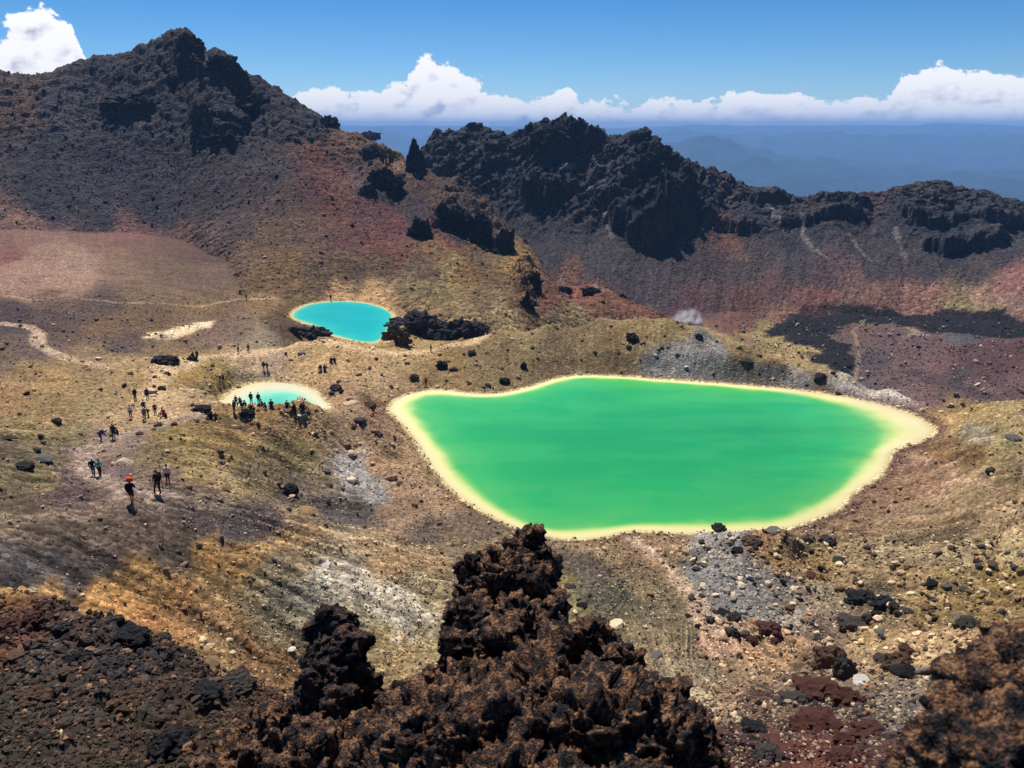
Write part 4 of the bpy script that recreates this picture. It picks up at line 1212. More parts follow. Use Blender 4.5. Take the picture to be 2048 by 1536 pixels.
BLOCKS = [angular(100 + k) for k in range(10)]
CLINKS = [clinker(200 + k) for k in range(7)]
for me_ in BLOCKS + CLINKS:
    me_.materials.append(mat_stone)

TONES = {'dark': '453e3a', 'black': '282628', 'grey': '6c6864', 'tan': '9a7a56', 'pale': 'd2b696', 'cream': 'e8d4ac', 'red': '54332c', 'brown': '5c4636', 'orange': 'a4683c', 'white': 'dcd8cc', 'green': '2c3430', 'pink': '94705c'}
rock_rng = np.random.default_rng(11)


CHECK = []


def place_rock(px, py, w, tone, label, group=None, kind='b', h=None, name=None, rmin=0.0, cat=None, mat=None, sink=0.40, yaw=None):
    """a boulder whose middle is seen at a pixel; w is its breadth in photograph pixels"""
    hpx = (h or w * 0.7)
    x, y, z, zc = at(px, py + hpx * 0.30, rmin)
    R_ = w / F * zc / 2 * 1.08
    CHECK.append((px, py, x, y, z, 'rock'))
    me_ = (BLOCKS if kind == 'b' else CLINKS)[int(rock_rng.integers(0, 10 if kind == 'b' else 7))]
    o = bpy.data.objects.new(name or ('boulder' if kind == 'b' else 'lava_boulder'), me_)
    COL.objects.link(o)
    o.rotation_euler = (rock_rng.uniform(-.25, .25), rock_rng.uniform(-.25, .25), rock_rng.uniform(0, 6.28) if yaw is None else yaw)
    hz = (h / F * zc / 2) if h else R_ * rock_rng.uniform(.75, 1.0)
    if h:
        o.rotation_euler = (0, 0, 0 if yaw is None else yaw)
    o.scale = (R_, R_, hz)
    o.location = (x, y + R_ * 0.3, z + CZ + hz * (0.62 - sink))
    c = np.array(lin([TONES[tone]])[0]) * rock_rng.uniform(0.88, 1.15)
    o.color = (*[float(q) for q in c], 1)
    tag(o, label, cat or 'boulder', group)
    return o


B = place_rock
# bank and knolls behind the green lake
B(907, 738, 27, 'dark', 'round dark boulder, largest of the cluster on the bank above the green lake\'s left bay', 'boulders on the bank behind the green lake')
B(883, 728, 21, 'black', 'tall black boulder touching the round one on the bank above the green lake', 'boulders on the bank behind the green lake', 'c', 24)
B(895, 722, 12, 'brown', 'small brown boulder atop the cluster above the green lake\'s left bay', 'boulders on the bank behind the green lake')
B(944, 705, 16, 'dark', 'lone dark boulder just under the ridge path, above the left bay', 'boulders on the bank behind the green lake', 'c', 18)
B(1009, 760, 19, 'black', 'black boulder at the water\'s edge where the far shore starts to rise', 'boulders on the bank behind the green lake', 'c', 20)
B(977, 769, 19, 'dark', 'dark split boulder at the far waterline left of the black one', 'boulders on the bank behind the green lake')
B(968, 775, 10, 'grey', 'small grey stone beside the split boulder at the far waterline', 'boulders on the bank behind the green lake')
B(1047, 729, 13, 'black', 'upright black stone halfway up the olive bank of the green lake', 'boulders on the bank behind the green lake', 'c', 26)
B(1064, 695, 11, 'dark', 'small dark boulder high on the olive bank above the upright stone', 'boulders on the bank behind the green lake')
B(828, 753, 17, 'dark', 'dark boulder with pale foot beside the standing hiker above the left bay', 'boulders on the bank behind the green lake', 'c', 17)
B(813, 726, 13, 'dark', 'dark boulder on the tan saddle left of the bank cluster', 'boulders on the bank behind the green lake')
B(782, 772, 14, 'dark', 'dark boulder near the left tip of the green lake', 'boulders on the bank behind the green lake')
B(739, 735, 13, 'dark', 'dark boulder alone in the middle of the tan saddle', 'boulders on the tan saddle')
B(753, 716, 13, 'brown', 'flat brown boulder below the path on the tan saddle', 'boulders on the tan saddle')
B(604, 705, 19, 'grey', 'flat grey boulder below the path between the two blue lakes', 'boulders on the tan saddle', 'b', 9)
B(617, 712, 8, 'white', 'small white-faced stone beside the flat grey boulder below the path', 'boulders on the tan saddle')
B(719, 748, 15, 'dark', 'dark flat boulder on the tan saddle near the sitting couple', 'boulders on the tan saddle', 'b', 8)
B(671, 775, 20, 'dark', 'largest dark boulder of the heap right of the small pale lake', 'dark boulder heap right of the small lake', 'c')
B(662, 786, 17, 'black', 'black boulder at the lower left of the heap right of the small pale lake', 'dark boulder heap right of the small lake')
B(683, 782, 15, 'dark', 'dark boulder on the right side of the heap by the small pale lake', 'dark boulder heap right of the small lake')
B(676, 762, 13, 'dark', 'dark boulder topmost in the heap by the small pale lake', 'dark boulder heap right of the small lake')
B(738, 811, 26, 'brown', 'brown boulder between the small lake and the green lake\'s left tip', 'boulders between the small and the green lake', 'c')
B(702, 806, 30, 'pale', 'pale flat slab beside the brown boulder between the lakes', 'boulders between the small and the green lake', 'b', 12)
B(722, 838, 30, 'dark', 'dark blocky boulder below the pale slab between the lakes', 'boulders between the small and the green lake', 'b', 20)
B(708, 850, 20, 'brown', 'brown block leaning on the dark blocky boulder below the slab', 'boulders between the small and the green lake')
B(751, 861, 22, 'tan', 'tan block in front of the dark blocky boulder near the lake\'s left shore', 'boulders between the small and the green lake')
B(762, 868, 14, 'dark', 'small dark block right beside the tan block near the left shore', 'boulders between the small and the green lake')
B(744, 826, 14, 'orange', 'rusty stone below the brown boulder between the lakes', 'boulders between the small and the green lake')
B(632, 866, 13, 'dark', 'dark stone alone on the slope under the resting crowd', 'stones on the slope under the crowd')
B(702, 902, 30, 'pale', 'big pale boulder above the chalky streak left of the green lake', 'pale boulders on the left shore slope', 'b', 20)
B(694, 888, 18, 'tan', 'tan boulder just above the big pale one left of the green lake', 'pale boulders on the left shore slope')
B(705, 957, 25, 'cream', 'cream boulder with a dark lower half on the chalky streak', 'pale boulders on the left shore slope', 'b', 22)
B(784, 953, 28, 'pale', 'pale cracked boulder right of the chalky streak near the left shore', 'pale boulders on the left shore slope', 'b', 24)
B(797, 968, 16, 'dark', 'dark boulder tucked behind the pale cracked one near the left shore', 'pale boulders on the left shore slope')
B(654, 940, 24, 'grey', 'grey boulder on the brown slope left of the chalky streak', 'boulders in the bowl below the crowd', 'b', 14)
B(579, 977, 29, 'black', 'rough black boulder standing in the bowl below the crowd', 'boulders in the bowl below the crowd', 'c', 26)
B(582, 994, 17, 'pale', 'small pale stone at the foot of the rough black boulder', 'boulders in the bowl below the crowd')
B(613, 1019, 58, 'tan', 'broad flat tan slab on the brow of the ochre slope', 'boulders in the bowl below the crowd', 'b', 24)
B(660, 970, 15, 'brown', 'brown stone in the row running across the bowl', 'boulders in the bowl below the crowd')
B(645, 973, 13, 'pale', 'pale stone in the row running across the bowl', 'boulders in the bowl below the crowd')
B(685, 978, 13, 'dark', 'dark stone at the right end of the row across the bowl', 'boulders in the bowl below the crowd')
# crest behind the green lake
B(1365, 644, 15, 'dark', 'dark blocky boulder on the skyline of the rounded ridge beside the steam', 'boulders on the rounded ridge')
B(1222, 650, 12, 'pale', 'pale boulder on the crest left of the rounded ridge\'s top', 'boulders on the rounded ridge')
B(1397, 672, 15, 'dark', 'dark boulder just below the crest at the top of the grey patch', 'boulders on the rounded ridge', 'c')
B(1266, 674, 23, 'black', 'black rugged boulder, highest of the three under the rounded crest', 'boulders on the rounded ridge', 'c')
B(1260, 693, 16, 'dark', 'dark boulder lowest of the three under the rounded crest', 'boulders on the rounded ridge')
B(1285, 685, 15, 'grey', 'grey boulder rightmost of the three under the rounded crest', 'boulders on the rounded ridge')
B(1322, 694, 11, 'dark', 'small dark stone between the three boulders and the grey patch', 'boulders on the rounded ridge')
B(1357, 709, 14, 'dark', 'dark boulder at the left edge of the grey patch', 'boulders on the rounded ridge')
B(1434, 682, 14, 'brown', 'brown stone above the grey patch near the crest', 'boulders on the rounded ridge')
B(1496, 720, 31, 'dark', 'big dark boulder with a pale top right of the grey patch', 'boulders on the rounded ridge', 'b', 22)
B(1519, 711, 15, 'dark', 'dark boulder behind the big one right of the grey patch', 'boulders on the rounded ridge')
B(1641, 753, 22, 'dark', 'dark boulder on the falling crest above the white scree', 'boulders on the rounded ridge', 'c')
B(1668, 745, 15, 'dark', 'dark block on the crest edge right of the one above the white scree', 'boulders on the rounded ridge')
B(1615, 768, 12, 'grey', 'grey stone on the bank under the falling crest', 'boulders on the rounded ridge')
B(1580, 745, 11, 'tan', 'tan stone on the crest between the big boulder and the white scree', 'boulders on the rounded ridge')
# right shore
B(2028, 873, 33, 'grey', 'big grey boulder on the slope at the right edge above the lake', 'boulders on the right shore')
B(1983, 939, 28, 'dark', 'dark boulder with a pale band, below the big grey one on the right shore', 'boulders on the right shore')
B(2036, 945, 24, 'pink', 'flat pinkish slab at the right edge beside the banded boulder', 'boulders on the right shore', 'b', 9)
B(1902, 811, 16, 'dark', 'dark block on the skyline where the right shore drops to the valley', 'boulders on the right shore')
B(1945, 815, 13, 'grey', 'grey block on the skyline right of the dark one above the valley', 'boulders on the right shore')
B(1790, 1003, 12, 'dark', 'small dark stone alone on the smooth brown right shore', 'boulders on the right shore')
B(1910, 925, 9, 'cream', 'small cream stone on the smooth brown right shore', 'boulders on the right shore')
# knoll in front of the green lake
KN = 'boulders on the grey knoll in front of the green lake'
B(1440, 1057, 30, 'black', 'black boulder on top of the grey knoll, cut out against the cream shore', KN, 'c')
B(1552, 1060, 34, 'grey', 'grey shell-shaped boulder on the knoll\'s right end at the shore', KN, 'b', 22)
B(1502, 1082, 36, 'brown', 'large brown boulder in the middle of the grey knoll', KN, 'c', 22)
B(1512, 1094, 20, 'dark', 'dark block leaning against the large brown boulder on the knoll', KN)
B(1475, 1101, 21, 'black', 'round black boulder below the large brown one on the knoll', KN, 'c')
B(1618, 1082, 19, 'dark', 'round dark boulder right of the knoll', KN, 'c')
B(1600, 1084, 14, 'grey', 'low grey stone left of the round dark boulder beside the knoll', KN)
B(1655, 1080, 31, 'dark', 'dark pointed boulder in pairs of lobes, right of the knoll by the shore', KN, 'c', 24)
B(1457, 1086, 17, 'tan', 'tan-topped stone on the left slope of the knoll', KN)
B(1403, 1082, 15, 'dark', 'dark stone at the knoll\'s left foot by the cream shore', KN)
B(1417, 1092, 17, 'grey', 'grey stone just right of the knoll\'s left foot', KN)
B(1430, 1068, 13, 'pale', 'pale stone between the black boulder and the knoll\'s left foot', KN)
B(1530, 1062, 14, 'dark', 'dark stone between the knoll top and the shell-shaped boulder', KN)
B(1568, 1072, 14, 'black', 'small black stone in front of the shell-shaped boulder', KN)
B(1460, 1070, 12, 'grey', 'grey stone right beside the black boulder on top of the knoll', KN)
B(1523, 1111, 13, 'tan', 'tan stone under the large brown boulder on the knoll', KN)
B(1680, 1119, 27, 'green', 'greenish black wedge-shaped boulder on ochre ground below the shore', KN, 'b', 17)
B(1347, 1132, 12, 'dark', 'dark cube-like stone on the pale stream fan', 'stones beside the stream fan')
B(1281, 1130, 10, 'dark', 'dark stone left of the pale stream fan', 'stones beside the stream fan')
B(1373, 1108, 11, 'red', 'reddish stone at the upper right edge of the stream fan', 'stones beside the stream fan')
B(1302, 1185, 19, 'tan', 'tan boulder with a dark right face left of the stream fan', 'stones beside the stream fan', 'b', 18)
B(1405, 1192, 16, 'brown', 'brown block where the pale stream fan narrows', 'stones beside the stream fan')
B(1300, 1213, 14, 'tan', 'small tan stone below the dark-faced boulder left of the fan', 'stones beside the stream fan')
B(1347, 1212, 11, 'dark', 'dark stone between the tan stones and the stream fan', 'stones beside the stream fan')
B(1377, 1232, 16, 'black', 'black stone at the left edge of the lower stream fan', 'stones beside the stream fan')
B(1167, 1208, 27, 'black', 'black angular boulder right of the tall lava spire', 'stones beside the stream fan', 'b', 18)
B(1140, 1173, 20, 'dark', 'dark low boulder beside the spire, above the black angular one', 'stones beside the stream fan', 'c', 10)
B(1237, 1247, 34, 'cream', 'cream and orange boulder peeping over the foreground lava', 'stones beside the stream fan', 'b', 26)
B(1317, 1310, 30, 'grey', 'white-flecked grey boulder right of the foreground lava mound', 'stones beside the stream fan', 'b', 26)
B(1375, 1352, 20, 'orange', 'orange stone in the gravel right of the foreground lava', 'stones in the lower gravel', 'b', 11)
B(1480, 1436, 16, 'cream', 'yellowish stone on the dark red soil', 'stones in the lower gravel', 'b', 10)
B(1470, 1380, 12, 'orange', 'small orange stone in the gravel above the yellowish one', 'stones in the lower gravel')
# right slope
RS = 'lava boulders on the right-hand slope'
B(1865, 1162, 36, 'black', 'black upright block on the ochre slope with a dark hollow side', RS, 'b', 36)
B(1848, 1168, 14, 'dark', 'small dark stone at the left foot of the black upright block', RS)
B(1879, 1105, 24, 'dark', 'dark boulder above the black upright block', RS, 'b', 16)
B(1956, 1121, 19, 'dark', 'dark block right above the upright block, near the right edge', RS)
B(1990, 1127, 26, 'brown', 'brown long boulder next to the dark block near the right edge', RS, 'b', 14)
B(2015, 1105, 18, 'grey', 'grey boulder highest near the right edge of the slope', RS)
B(1725, 1195, 52, 'black', 'largest black rugged boulder in the middle of the right slope', RS, 'c', 42)
B(1768, 1203, 40, 'black', 'black rugged boulder touching the largest on its right side', RS, 'c', 30)
B(1790, 1213, 22, 'dark', 'dark boulder trailing right of the two black rugged ones', RS, 'c')
B(1680, 1178, 22, 'brown', 'brown boulder left of the largest black rugged one', RS)
B(1627, 1150, 26, 'red', 'long red block lying above the brown boulder', RS, 'b', 14)
B(1707, 1249, 52, 'dark', 'dark lumpy boulder below the largest black one', RS, 'c', 40)
B(1735, 1238, 24, 'dark', 'dark lump joined to the right of the lumpy boulder', RS, 'c')
B(1540, 1256, 42, 'red', 'round dark red clinker boulder on pale sand', RS, 'c', 38)
B(1548, 1284, 22, 'red', 'dark red clinker stone under the round one', RS, 'c')
B(1503, 1280, 24, 'red', 'dark red clinker stone at lower left of the round one', RS, 'c')
B(1580, 1254, 15, 'black', 'small black round stone right of the dark red clinker boulder', RS, 'c')
B(1445, 1222, 38, 'black', 'black streaked boulder at the right edge of the stream fan', RS, 'b', 26)
B(1470, 1235, 26, 'dark', 'dark clinker just right of the black streaked boulder', RS, 'c')
B(1466, 1265, 26, 'dark', 'dark clinker below the black streaked boulder beside the fan', RS, 'c')
B(1585, 1205, 15, 'cream', 'cream stone with a dark hollow on grey scree', RS, 'b', 15)
B(1575, 1232, 13, 'pale', 'pale stone below the cream one on grey scree', RS)
B(1662, 1312, 56, 'brown', 'tall brown lava crag with a leaning tip at the bottom right', RS, 'c', 84)
B(1690, 1330, 40, 'dark', 'dark lava crag leaning on the tall brown one', RS, 'c', 62)
B(1640, 1280, 26, 'dark', 'dark thin lava fin above the tall brown crag', RS, 'c', 20)
B(1800, 1322, 52, 'brown', 'brown boulder at the left of the split black boulder', RS, 'c', 50)
B(1818, 1342, 62, 'black', 'split black boulder, biggest on the lower right slope', RS, 'b', 56)
B(1815, 1303, 28, 'red', 'red-brown boulder behind the split black boulder', RS, 'c')
B(1766, 1318, 30, 'dark', 'dark low boulder at the far left of the split boulder\'s group', RS, 'c', 16)
B(1852, 1340, 38, 'grey', 'grey boulder wedged right of the split black boulder', RS, 'b', 34)
B(1888, 1352, 50, 'grey', 'grey many-faced boulder at the right end of the group', RS, 'b', 36)
B(1862, 1310, 20, 'cream', 'yellow-topped stone behind the grey wedged boulder', RS, 'b', 10)
B(1912, 1372, 16, 'white', 'white stone beside the many-faced grey boulder', RS, 'b', 12)
B(1730, 1365, 42, 'white', 'long white-topped splinter of stone in the gravel', RS, 'b', 9)
B(1941, 1246, 44, 'dark', 'dark jagged boulder among grey ones near the right edge', RS, 'c', 26)
B(1925, 1235, 28, 'grey', 'grey-green boulder left of the jagged dark one', RS)
B(1910, 1250, 24, 'grey', 'grey wedge below the grey-green boulder', RS)
B(1867, 1237, 28, 'brown', 'brown triangular boulder left of the jagged group', RS)
B(1853, 1213, 27, 'tan', 'tan boulder above the brown triangular one', RS)
B(1818, 1223, 22, 'dark', 'dark boulder left of the tan one on the right slope', RS)
B(2003, 1247, 32, 'orange', 'orange slab near the right edge', RS, 'b', 18)
B(2040, 1258, 28, 'brown', 'brown boulder at the very right edge beside the orange slab', RS)
B(1765, 1262, 30, 'grey', 'flat grey slab on sand right of the lumpy boulder', RS, 'b', 10)
B(1745, 1245, 18, 'pink', 'pinkish slab above the flat grey slab', RS, 'b', 10)
B(1640, 1384, 84, 'red', 'big dark red-brown clinker mass below the tall crag', RS, 'c', 60)
B(1700, 1400, 60, 'red', 'dark red-brown clinker mass right of the big one', RS, 'c', 46)
B(1590, 1400, 50, 'dark', 'dark clinker mass left of the big red-brown one', RS, 'c', 34)
B(1640, 1452, 96, 'red', 'broad red clinker outcrop at the bottom right', RS, 'c', 46)
B(1740, 1462, 60, 'red', 'red clinker lump right of the broad red outcrop', RS, 'c', 34)
B(1690, 1482, 40, 'red', 'red clinker lump in front of the broad red outcrop', RS, 'c', 26)
B(1508, 1457, 44, 'black', 'black clinker lump on the red soil', RS, 'c', 26)
B(1540, 1512, 60, 'dark', 'dark clinker lump on the red soil at the picture\'s lower edge', RS, 'c', 40)
B(1690, 1520, 60, 'red', 'red clinker lump at the lower edge of the red soil', RS, 'c', 34)
B(1878, 1405, 36, 'cream', 'cream block with a white streak in the gravel', RS, 'b', 20)
B(1795, 1420, 18, 'cream', 'yellowish stone left of the cream streaked block', RS, 'b', 10)
# walking ridge and left flank
LR_ = 'boulders along the walking ridge'
B(245, 922, 46, 'pale', 'big pale slab tilted on the path beside the three hikers, dark on its right', LR_, 'b', 26)
B(234, 911, 14, 'pale', 'small pale stone on top of the big tilted slab', LR_)
B(346, 913, 24, 'tan', 'tan boulder with a dark front on the ochre shoulder', LR_, 'b', 18)
B(333, 900, 16, 'pale', 'pale stone up-slope of the tan boulder on the shoulder', LR_, 'b', 8)
B(279, 866, 20, 'brown', 'low brown boulder on the path bend', LR_, 'b', 11)
B(313, 849, 18, 'black', 'black flat boulder in the middle of the trodden ridge', LR_, 'b', 10)
B(308, 858, 12, 'dark', 'dark flat stone below the black one on the trodden ridge', LR_, 'b', 6)
B(349, 847, 16, 'brown', 'brown boulder right of the black flat one on the ridge', LR_)
B(248, 770, 17, 'dark', 'dark boulder left of the ridge, above the small crowd', LR_)
B(368, 779, 15, 'cream', 'cream-topped boulder in the hollow left of the small lake', LR_, 'b', 14)
B(322, 776, 16, 'dark', 'dark boulder on the knoll left of the cream-topped one', LR_, 'c')
B(298, 784, 28, 'dark', 'dark boulder beside the hiker in dark blue', LR_, 'b', 13)
B(306, 790, 18, 'pale', 'pale slab leaning on the dark boulder beside the hiker', LR_, 'b', 8)
B(402, 816, 32, 'black', 'black boulder at the left end of the small lake', LR_, 'c', 18)
B(383, 809, 16, 'brown', 'brown boulder left of the black one by the small lake', LR_)
B(417, 963, 30, 'tan', 'tan boulder on the ochre slope below the bend', LR_, 'b', 15)
B(448, 975, 32, 'tan', 'tan boulder with a dark side, lowest on the ochre slope', LR_, 'b', 15)
B(439, 903, 19, 'brown', 'brown boulder under the ridge below the black boulder', LR_)
B(443, 924, 17, 'grey', 'grey stone below the brown boulder under the ridge', LR_)
B(493, 825, 26, 'black', 'dark boulder the bending hikers stand by, above the small lake', LR_, 'c', 24)
B(575, 819, 24, 'pink', 'pinkish block the hikers rest on at the small lake', LR_, 'b', 13)
B(615, 820, 20, 'pink', 'pinkish block right of the resting pair at the small lake', LR_, 'b', 13)
B(605, 828, 20, 'white', 'white-topped boulder in front of the resting pair', LR_, 'b', 12)
B(515, 846, 12, 'brown', 'brown stone below the dark boulder of the bending hikers', LR_)
B(556, 817, 10, 'brown', 'brown stone on the crest left of the pinkish block', LR_)
B(632, 820, 10, 'dark', 'dark stone on the crest right of the resting pair', LR_)
B(328, 719, 44, 'black', 'large black rock with a slanting grey top at the start of the ridge', LR_, 'c', 30)
B(345, 724, 24, 'grey', 'grey slab joined to the large black rock at the ridge start', LR_, 'b', 12)
B(383, 715, 18, 'black', 'low black rock on the ridge crest beside a hiker', LR_, 'c', 10)
B(333, 746, 17, 'dark', 'dark boulder under the large black rock', LR_)
B(308, 753, 13, 'dark', 'dark boulder at lower left of the large black rock', LR_)
B(44, 932, 36, 'black', 'black boulder in front of the flat grey slab at the left edge', LR_, 'c', 20)
B(80, 915, 52, 'grey', 'flat grey slab lying on the grass slope at the left edge', LR_, 'b', 20)
B(14, 874, 34, 'dark', 'dark low boulder at the left picture edge', LR_, 'b', 16)
B(73, 900, 20, 'dark', 'dark stone behind the flat grey slab', LR_)
B(79, 870, 17, 'dark', 'dark stone on the grass slope above the flat grey slab', LR_)
B(111, 841, 18, 'dark', 'dark stone highest on the grass slope left of the ridge', LR_, 'c')
B(53, 785, 17, 'dark', 'dark boulder alone on the yellow slope at the far left', LR_)
B(222, 871, 12, 'brown', 'brown stone beside the bending hiker with a blue pack', LR_)
B(160, 868, 12, 'grey', 'grey stone at the edge of the path left of the blue pack', LR_)
# near ochre slope
NS = 'stones on the near ochre slope'
B(66, 1180, 24, 'cream', 'cream stone on the bright ochre band at the far left', NS, 'b', 15)
B(356, 1101, 17, 'brown', 'brown stone on the lower edge of the dark cinders', NS, 'b', 16)
B(398, 1093, 18, 'dark', 'dark stone on the lower edge of the dark cinders', NS)
B(650, 1130, 26, 'white', 'white sliver of stone on the ochre slope', NS, 'b', 10)
B(559, 1130, 8, 'cream', 'small upright cream stone on the ochre slope', NS, 'b', 14)
B(366, 1128, 22, 'pink', 'pinkish stone below the dark cinders', NS, 'b', 14)
B(330, 1138, 18, 'tan', 'tan stone left of the pinkish one below the cinders', NS)
B(405, 1278, 24, 'cream', 'cream boulder, left one of the bright pair on the lower ochre slope', NS, 'b', 18)
B(420, 1290, 22, 'cream', 'cream boulder, right one of the bright pair on the lower ochre slope', NS, 'b', 15)
B(457, 1278, 20, 'cream', 'cream boulder right of the bright pair', NS, 'b', 14)
B(466, 1304, 16, 'cream', 'cream boulder below and right of the bright pair', NS, 'b', 16)
B(498, 1292, 16, 'orange', 'orange stone right of the cream boulders', NS, 'b', 20)
B(579, 1298, 22, 'white', 'white stone beside the dark pinnacle', NS, 'b', 12)
B(326, 1272, 26, 'dark', 'dark stone at the brow of the lava shelf', NS, 'c', 18)
B(527, 1210, 12, 'cream', 'small cream stone on the greenish gully wall', NS)
B(365, 1215, 16, 'pink', 'pink stone in the middle of the ochre slope', NS, 'b', 14)
# clinker lumps on the near shelf
SH = 'lava clinkers on the near shelf'
B(258, 1275, 66, 'black', 'big black glossy clinker on the brow of the lava shelf', SH, 'c', 56)
B(128, 1250, 44, 'dark', 'dark clinker left of the big black one on the shelf', SH, 'c', 30)
B(64, 1235, 40, 'red', 'reddish clinker at the brow near the left edge', SH, 'c', 30)
B(20, 1250, 44, 'red', 'rusty clinker lump at the left picture edge', SH, 'c', 36)
B(110, 1288, 24, 'grey', 'light grey rounded stone on the lava shelf', SH, 'b', 22)
B(80, 1312, 30, 'grey', 'flat grey stone below the light grey rounded one', SH, 'b', 14)
B(190, 1305, 34, 'grey', 'grey smooth stone in the shelf under the big black clinker', SH, 'b', 16)
B(150, 1320, 46, 'black', 'black clinker between the two grey stones on the shelf', SH, 'c', 34)
B(230, 1330, 50, 'dark', 'dark clinker under the big black one', SH, 'c', 34)
B(470, 1370, 70, 'dark', 'dark clinker hump near the pinnacle', SH, 'c', 40)
B(410, 1385, 56, 'black', 'black clinker hump left of the one by the pinnacle', SH, 'c', 36)
B(340, 1490, 90, 'black', 'black clinker hump at the bottom of the shelf', SH, 'c', 70)
B(250, 1400, 60, 'brown', 'brown clinker in the middle of the shelf', SH, 'c', 40)
B(60, 1400, 70, 'brown', 'brown clinker at the left of the shelf', SH, 'c', 44)
B(126, 1472, 50, 'cream', 'pale crescent-shaped chip of stone on the shelf at lower left', SH, 'b', 10)

# crags on the slopes: lumps much larger than the boulders
CRAG = {}


def crag(px, py, w, h, tone, label, seed, spiky=0.45, cat='rock outcrop', sub=ICO5, rmin=0.0, lean=0.0, name='rock_outcrop'):
    x, y, z, zc = at(px, py + h * 0.35, rmin)
    wx, hz = w / F * zc / 2, h / F * zc / 2
    v_, f_ = sub
    q = v_ * np.array([wx, wx * .8, hz]) / max(wx, hz)
    r_ = 1 + spiky * fbm3(q * 2.0 + seed, 4, seed, .6) + spiky * .9 * (0.5 - worley3(q * 3.2 + seed, seed)) + spiky * .55 * (0.5 - worley3(q * 8.5 + seed, seed + 5)) + spiky * .3 * (0.5 - worley3(q * 19 + seed, seed + 9))
    p_ = v_ * r_[:, None] * np.array([wx, wx * .75, hz * 1.05])
    if name == 'rock_pinnacle':
        p_[:, :2] *= np.clip(0.72 - 0.40 * p_[:, 2] / hz, .22, 1.1)[:, None]
    me_ = mesh_np('crag', p_, tris=f_, smooth=False)
    me_.materials.append(mat_crag)
    o = bpy.data.objects.new(name, me_)
    COL.objects.link(o)
    o.location = (x, y + wx * .55, z + CZ + hz * (.35 if name == 'rock_pinnacle' else .05))
    c = lin([{'black': '2c2a30', 'dark': '383438', 'brown': '54443a'}[tone]])[0]
    o.color = (*[float(k) for k in c], 1)
    tag(o, label, cat)
    return o


crag(830, 314, 56, 92, 'black', 'pointed black rock pinnacle standing in the notch between the two mountains', 1, .34, 'rock pinnacle', name='rock_pinnacle')
crag(768, 355, 66, 66, 'black', 'square black crag below the notch, above the rusty slope', 2, .45)
crag(735, 380, 34, 34, 'black', 'small black crag left of the square one under the notch', 3, .45)
crag(752, 300, 60, 34, 'dark', 'dark crag on the spur\'s skyline left of the pinnacle', 4, .45)
crag(738, 268, 40, 16, 'dark', 'low dark knob on the skyline between peak and pinnacle', 5, .5)
crag(656, 240, 36, 34, 'dark', 'dark knob on the right shoulder of the tall peak', 6, .5)
crag(374, 80, 50, 40, 'black', 'dark rock cap on the summit of the tall peak', 7, .5)
crag(440, 122, 60, 52, 'black', 'dark rock tooth right below the summit of the tall peak', 8, .5)
crag(470, 150, 44, 60, 'black', 'steep dark crag down the right side of the tall peak', 9, .5)
crag(500, 205, 90, 50, 'black', 'broad dark crag under the right side of the tall peak', 10, .5)
crag(400, 225, 44, 50, 'black', 'dark crag in the middle of the tall peak\'s face', 11, .5)
crag(250, 200, 110, 34, 'black', 'long dark outcrop high on the left face of the tall peak', 12, .5)
crag(350, 155, 60, 26, 'black', 'dark strip of rock under the summit', 13, .5)
crag(440, 270, 80, 34, 'black', 'low dark outcrop below the crag in the peak\'s face', 14, .5)
crag(840, 455, 46, 56, 'black', 'black bouldery outcrop at the edge of the rusty slope', 15, .55)
crag(905, 430, 60, 60, 'black', 'black rock shoulder right of the bouldery outcrop', 16, .5)
crag(960, 455, 56, 90, 'black', 'tall black cliff block on the spur\'s end', 17, .45)
crag(1010, 480, 44, 80, 'black', 'narrow black cliff block right of the tall one', 18, .45)
crag(1068, 560, 34, 50, 'black', 'black rock rib, upper piece, running down the brown spur', 19, .5)
crag(1055, 600, 28, 50, 'black', 'black rock rib, lower piece, running down the brown spur', 20, .5)
crag(1185, 582, 36, 22, 'black', 'black knob on the orange-brown spur crest', 21, .5)
crag(1130, 578, 26, 16, 'black', 'small black knob left of the one on the spur crest', 22, .5)
crag(1245, 592, 18, 12, 'black', 'tiny black knob right of the one on the spur crest', 23, .5)
crag(835, 650, 120, 60, 'dark', 'big dark rugged outcrop on the right bank of the blue lake', 24, .42)
crag(905, 660, 110, 54, 'black', 'black right half of the rugged outcrop beside the blue lake', 25, .45)
crag(790, 665, 50, 40, 'brown', 'brown lobe where the rugged outcrop meets the blue lake', 26, .45)
crag(950, 655, 50, 24, 'dark', 'low dark tail of the rugged outcrop beside the path', 27, .5)
crag(612, 666, 70, 24, 'dark', 'low dark outcrop on the left bank of the blue lake', 28, .5)
crag(585, 660, 30, 18, 'brown', 'small brown outcrop left of the low dark one by the blue lake', 29, .5)
crag(1330, 310, 60, 60, 'black', 'black blocky summit at the right end of the far ridge\'s wall', 31, .42, rmin=350)
crag(1105, 262, 70, 40, 'black', 'dark summit block of the far ridge\'s highest top', 32, .42, rmin=350)

# ---- loose rubble, far too many to count: one mesh for each kind of ground
def at_many(px, py, rmin=0.0):
    a, t = ray(px, py)
    i = np.clip(np.round((a - azs[0]) / (azs[1] - azs[0])).astype(int), 0, NA - 1)
    j = np.zeros(len(a), int)
    for s0 in range(0, len(a), 4000):
        sl_ = slice(s0, s0 + 4000)
        hit = T[i[sl_]] >= t[sl_, None]
        if rmin:
            hit &= rs[None] >= rmin
        j[sl_] = np.where(hit.any(1), hit.argmax(1), NR - 1)
    return i, j, a


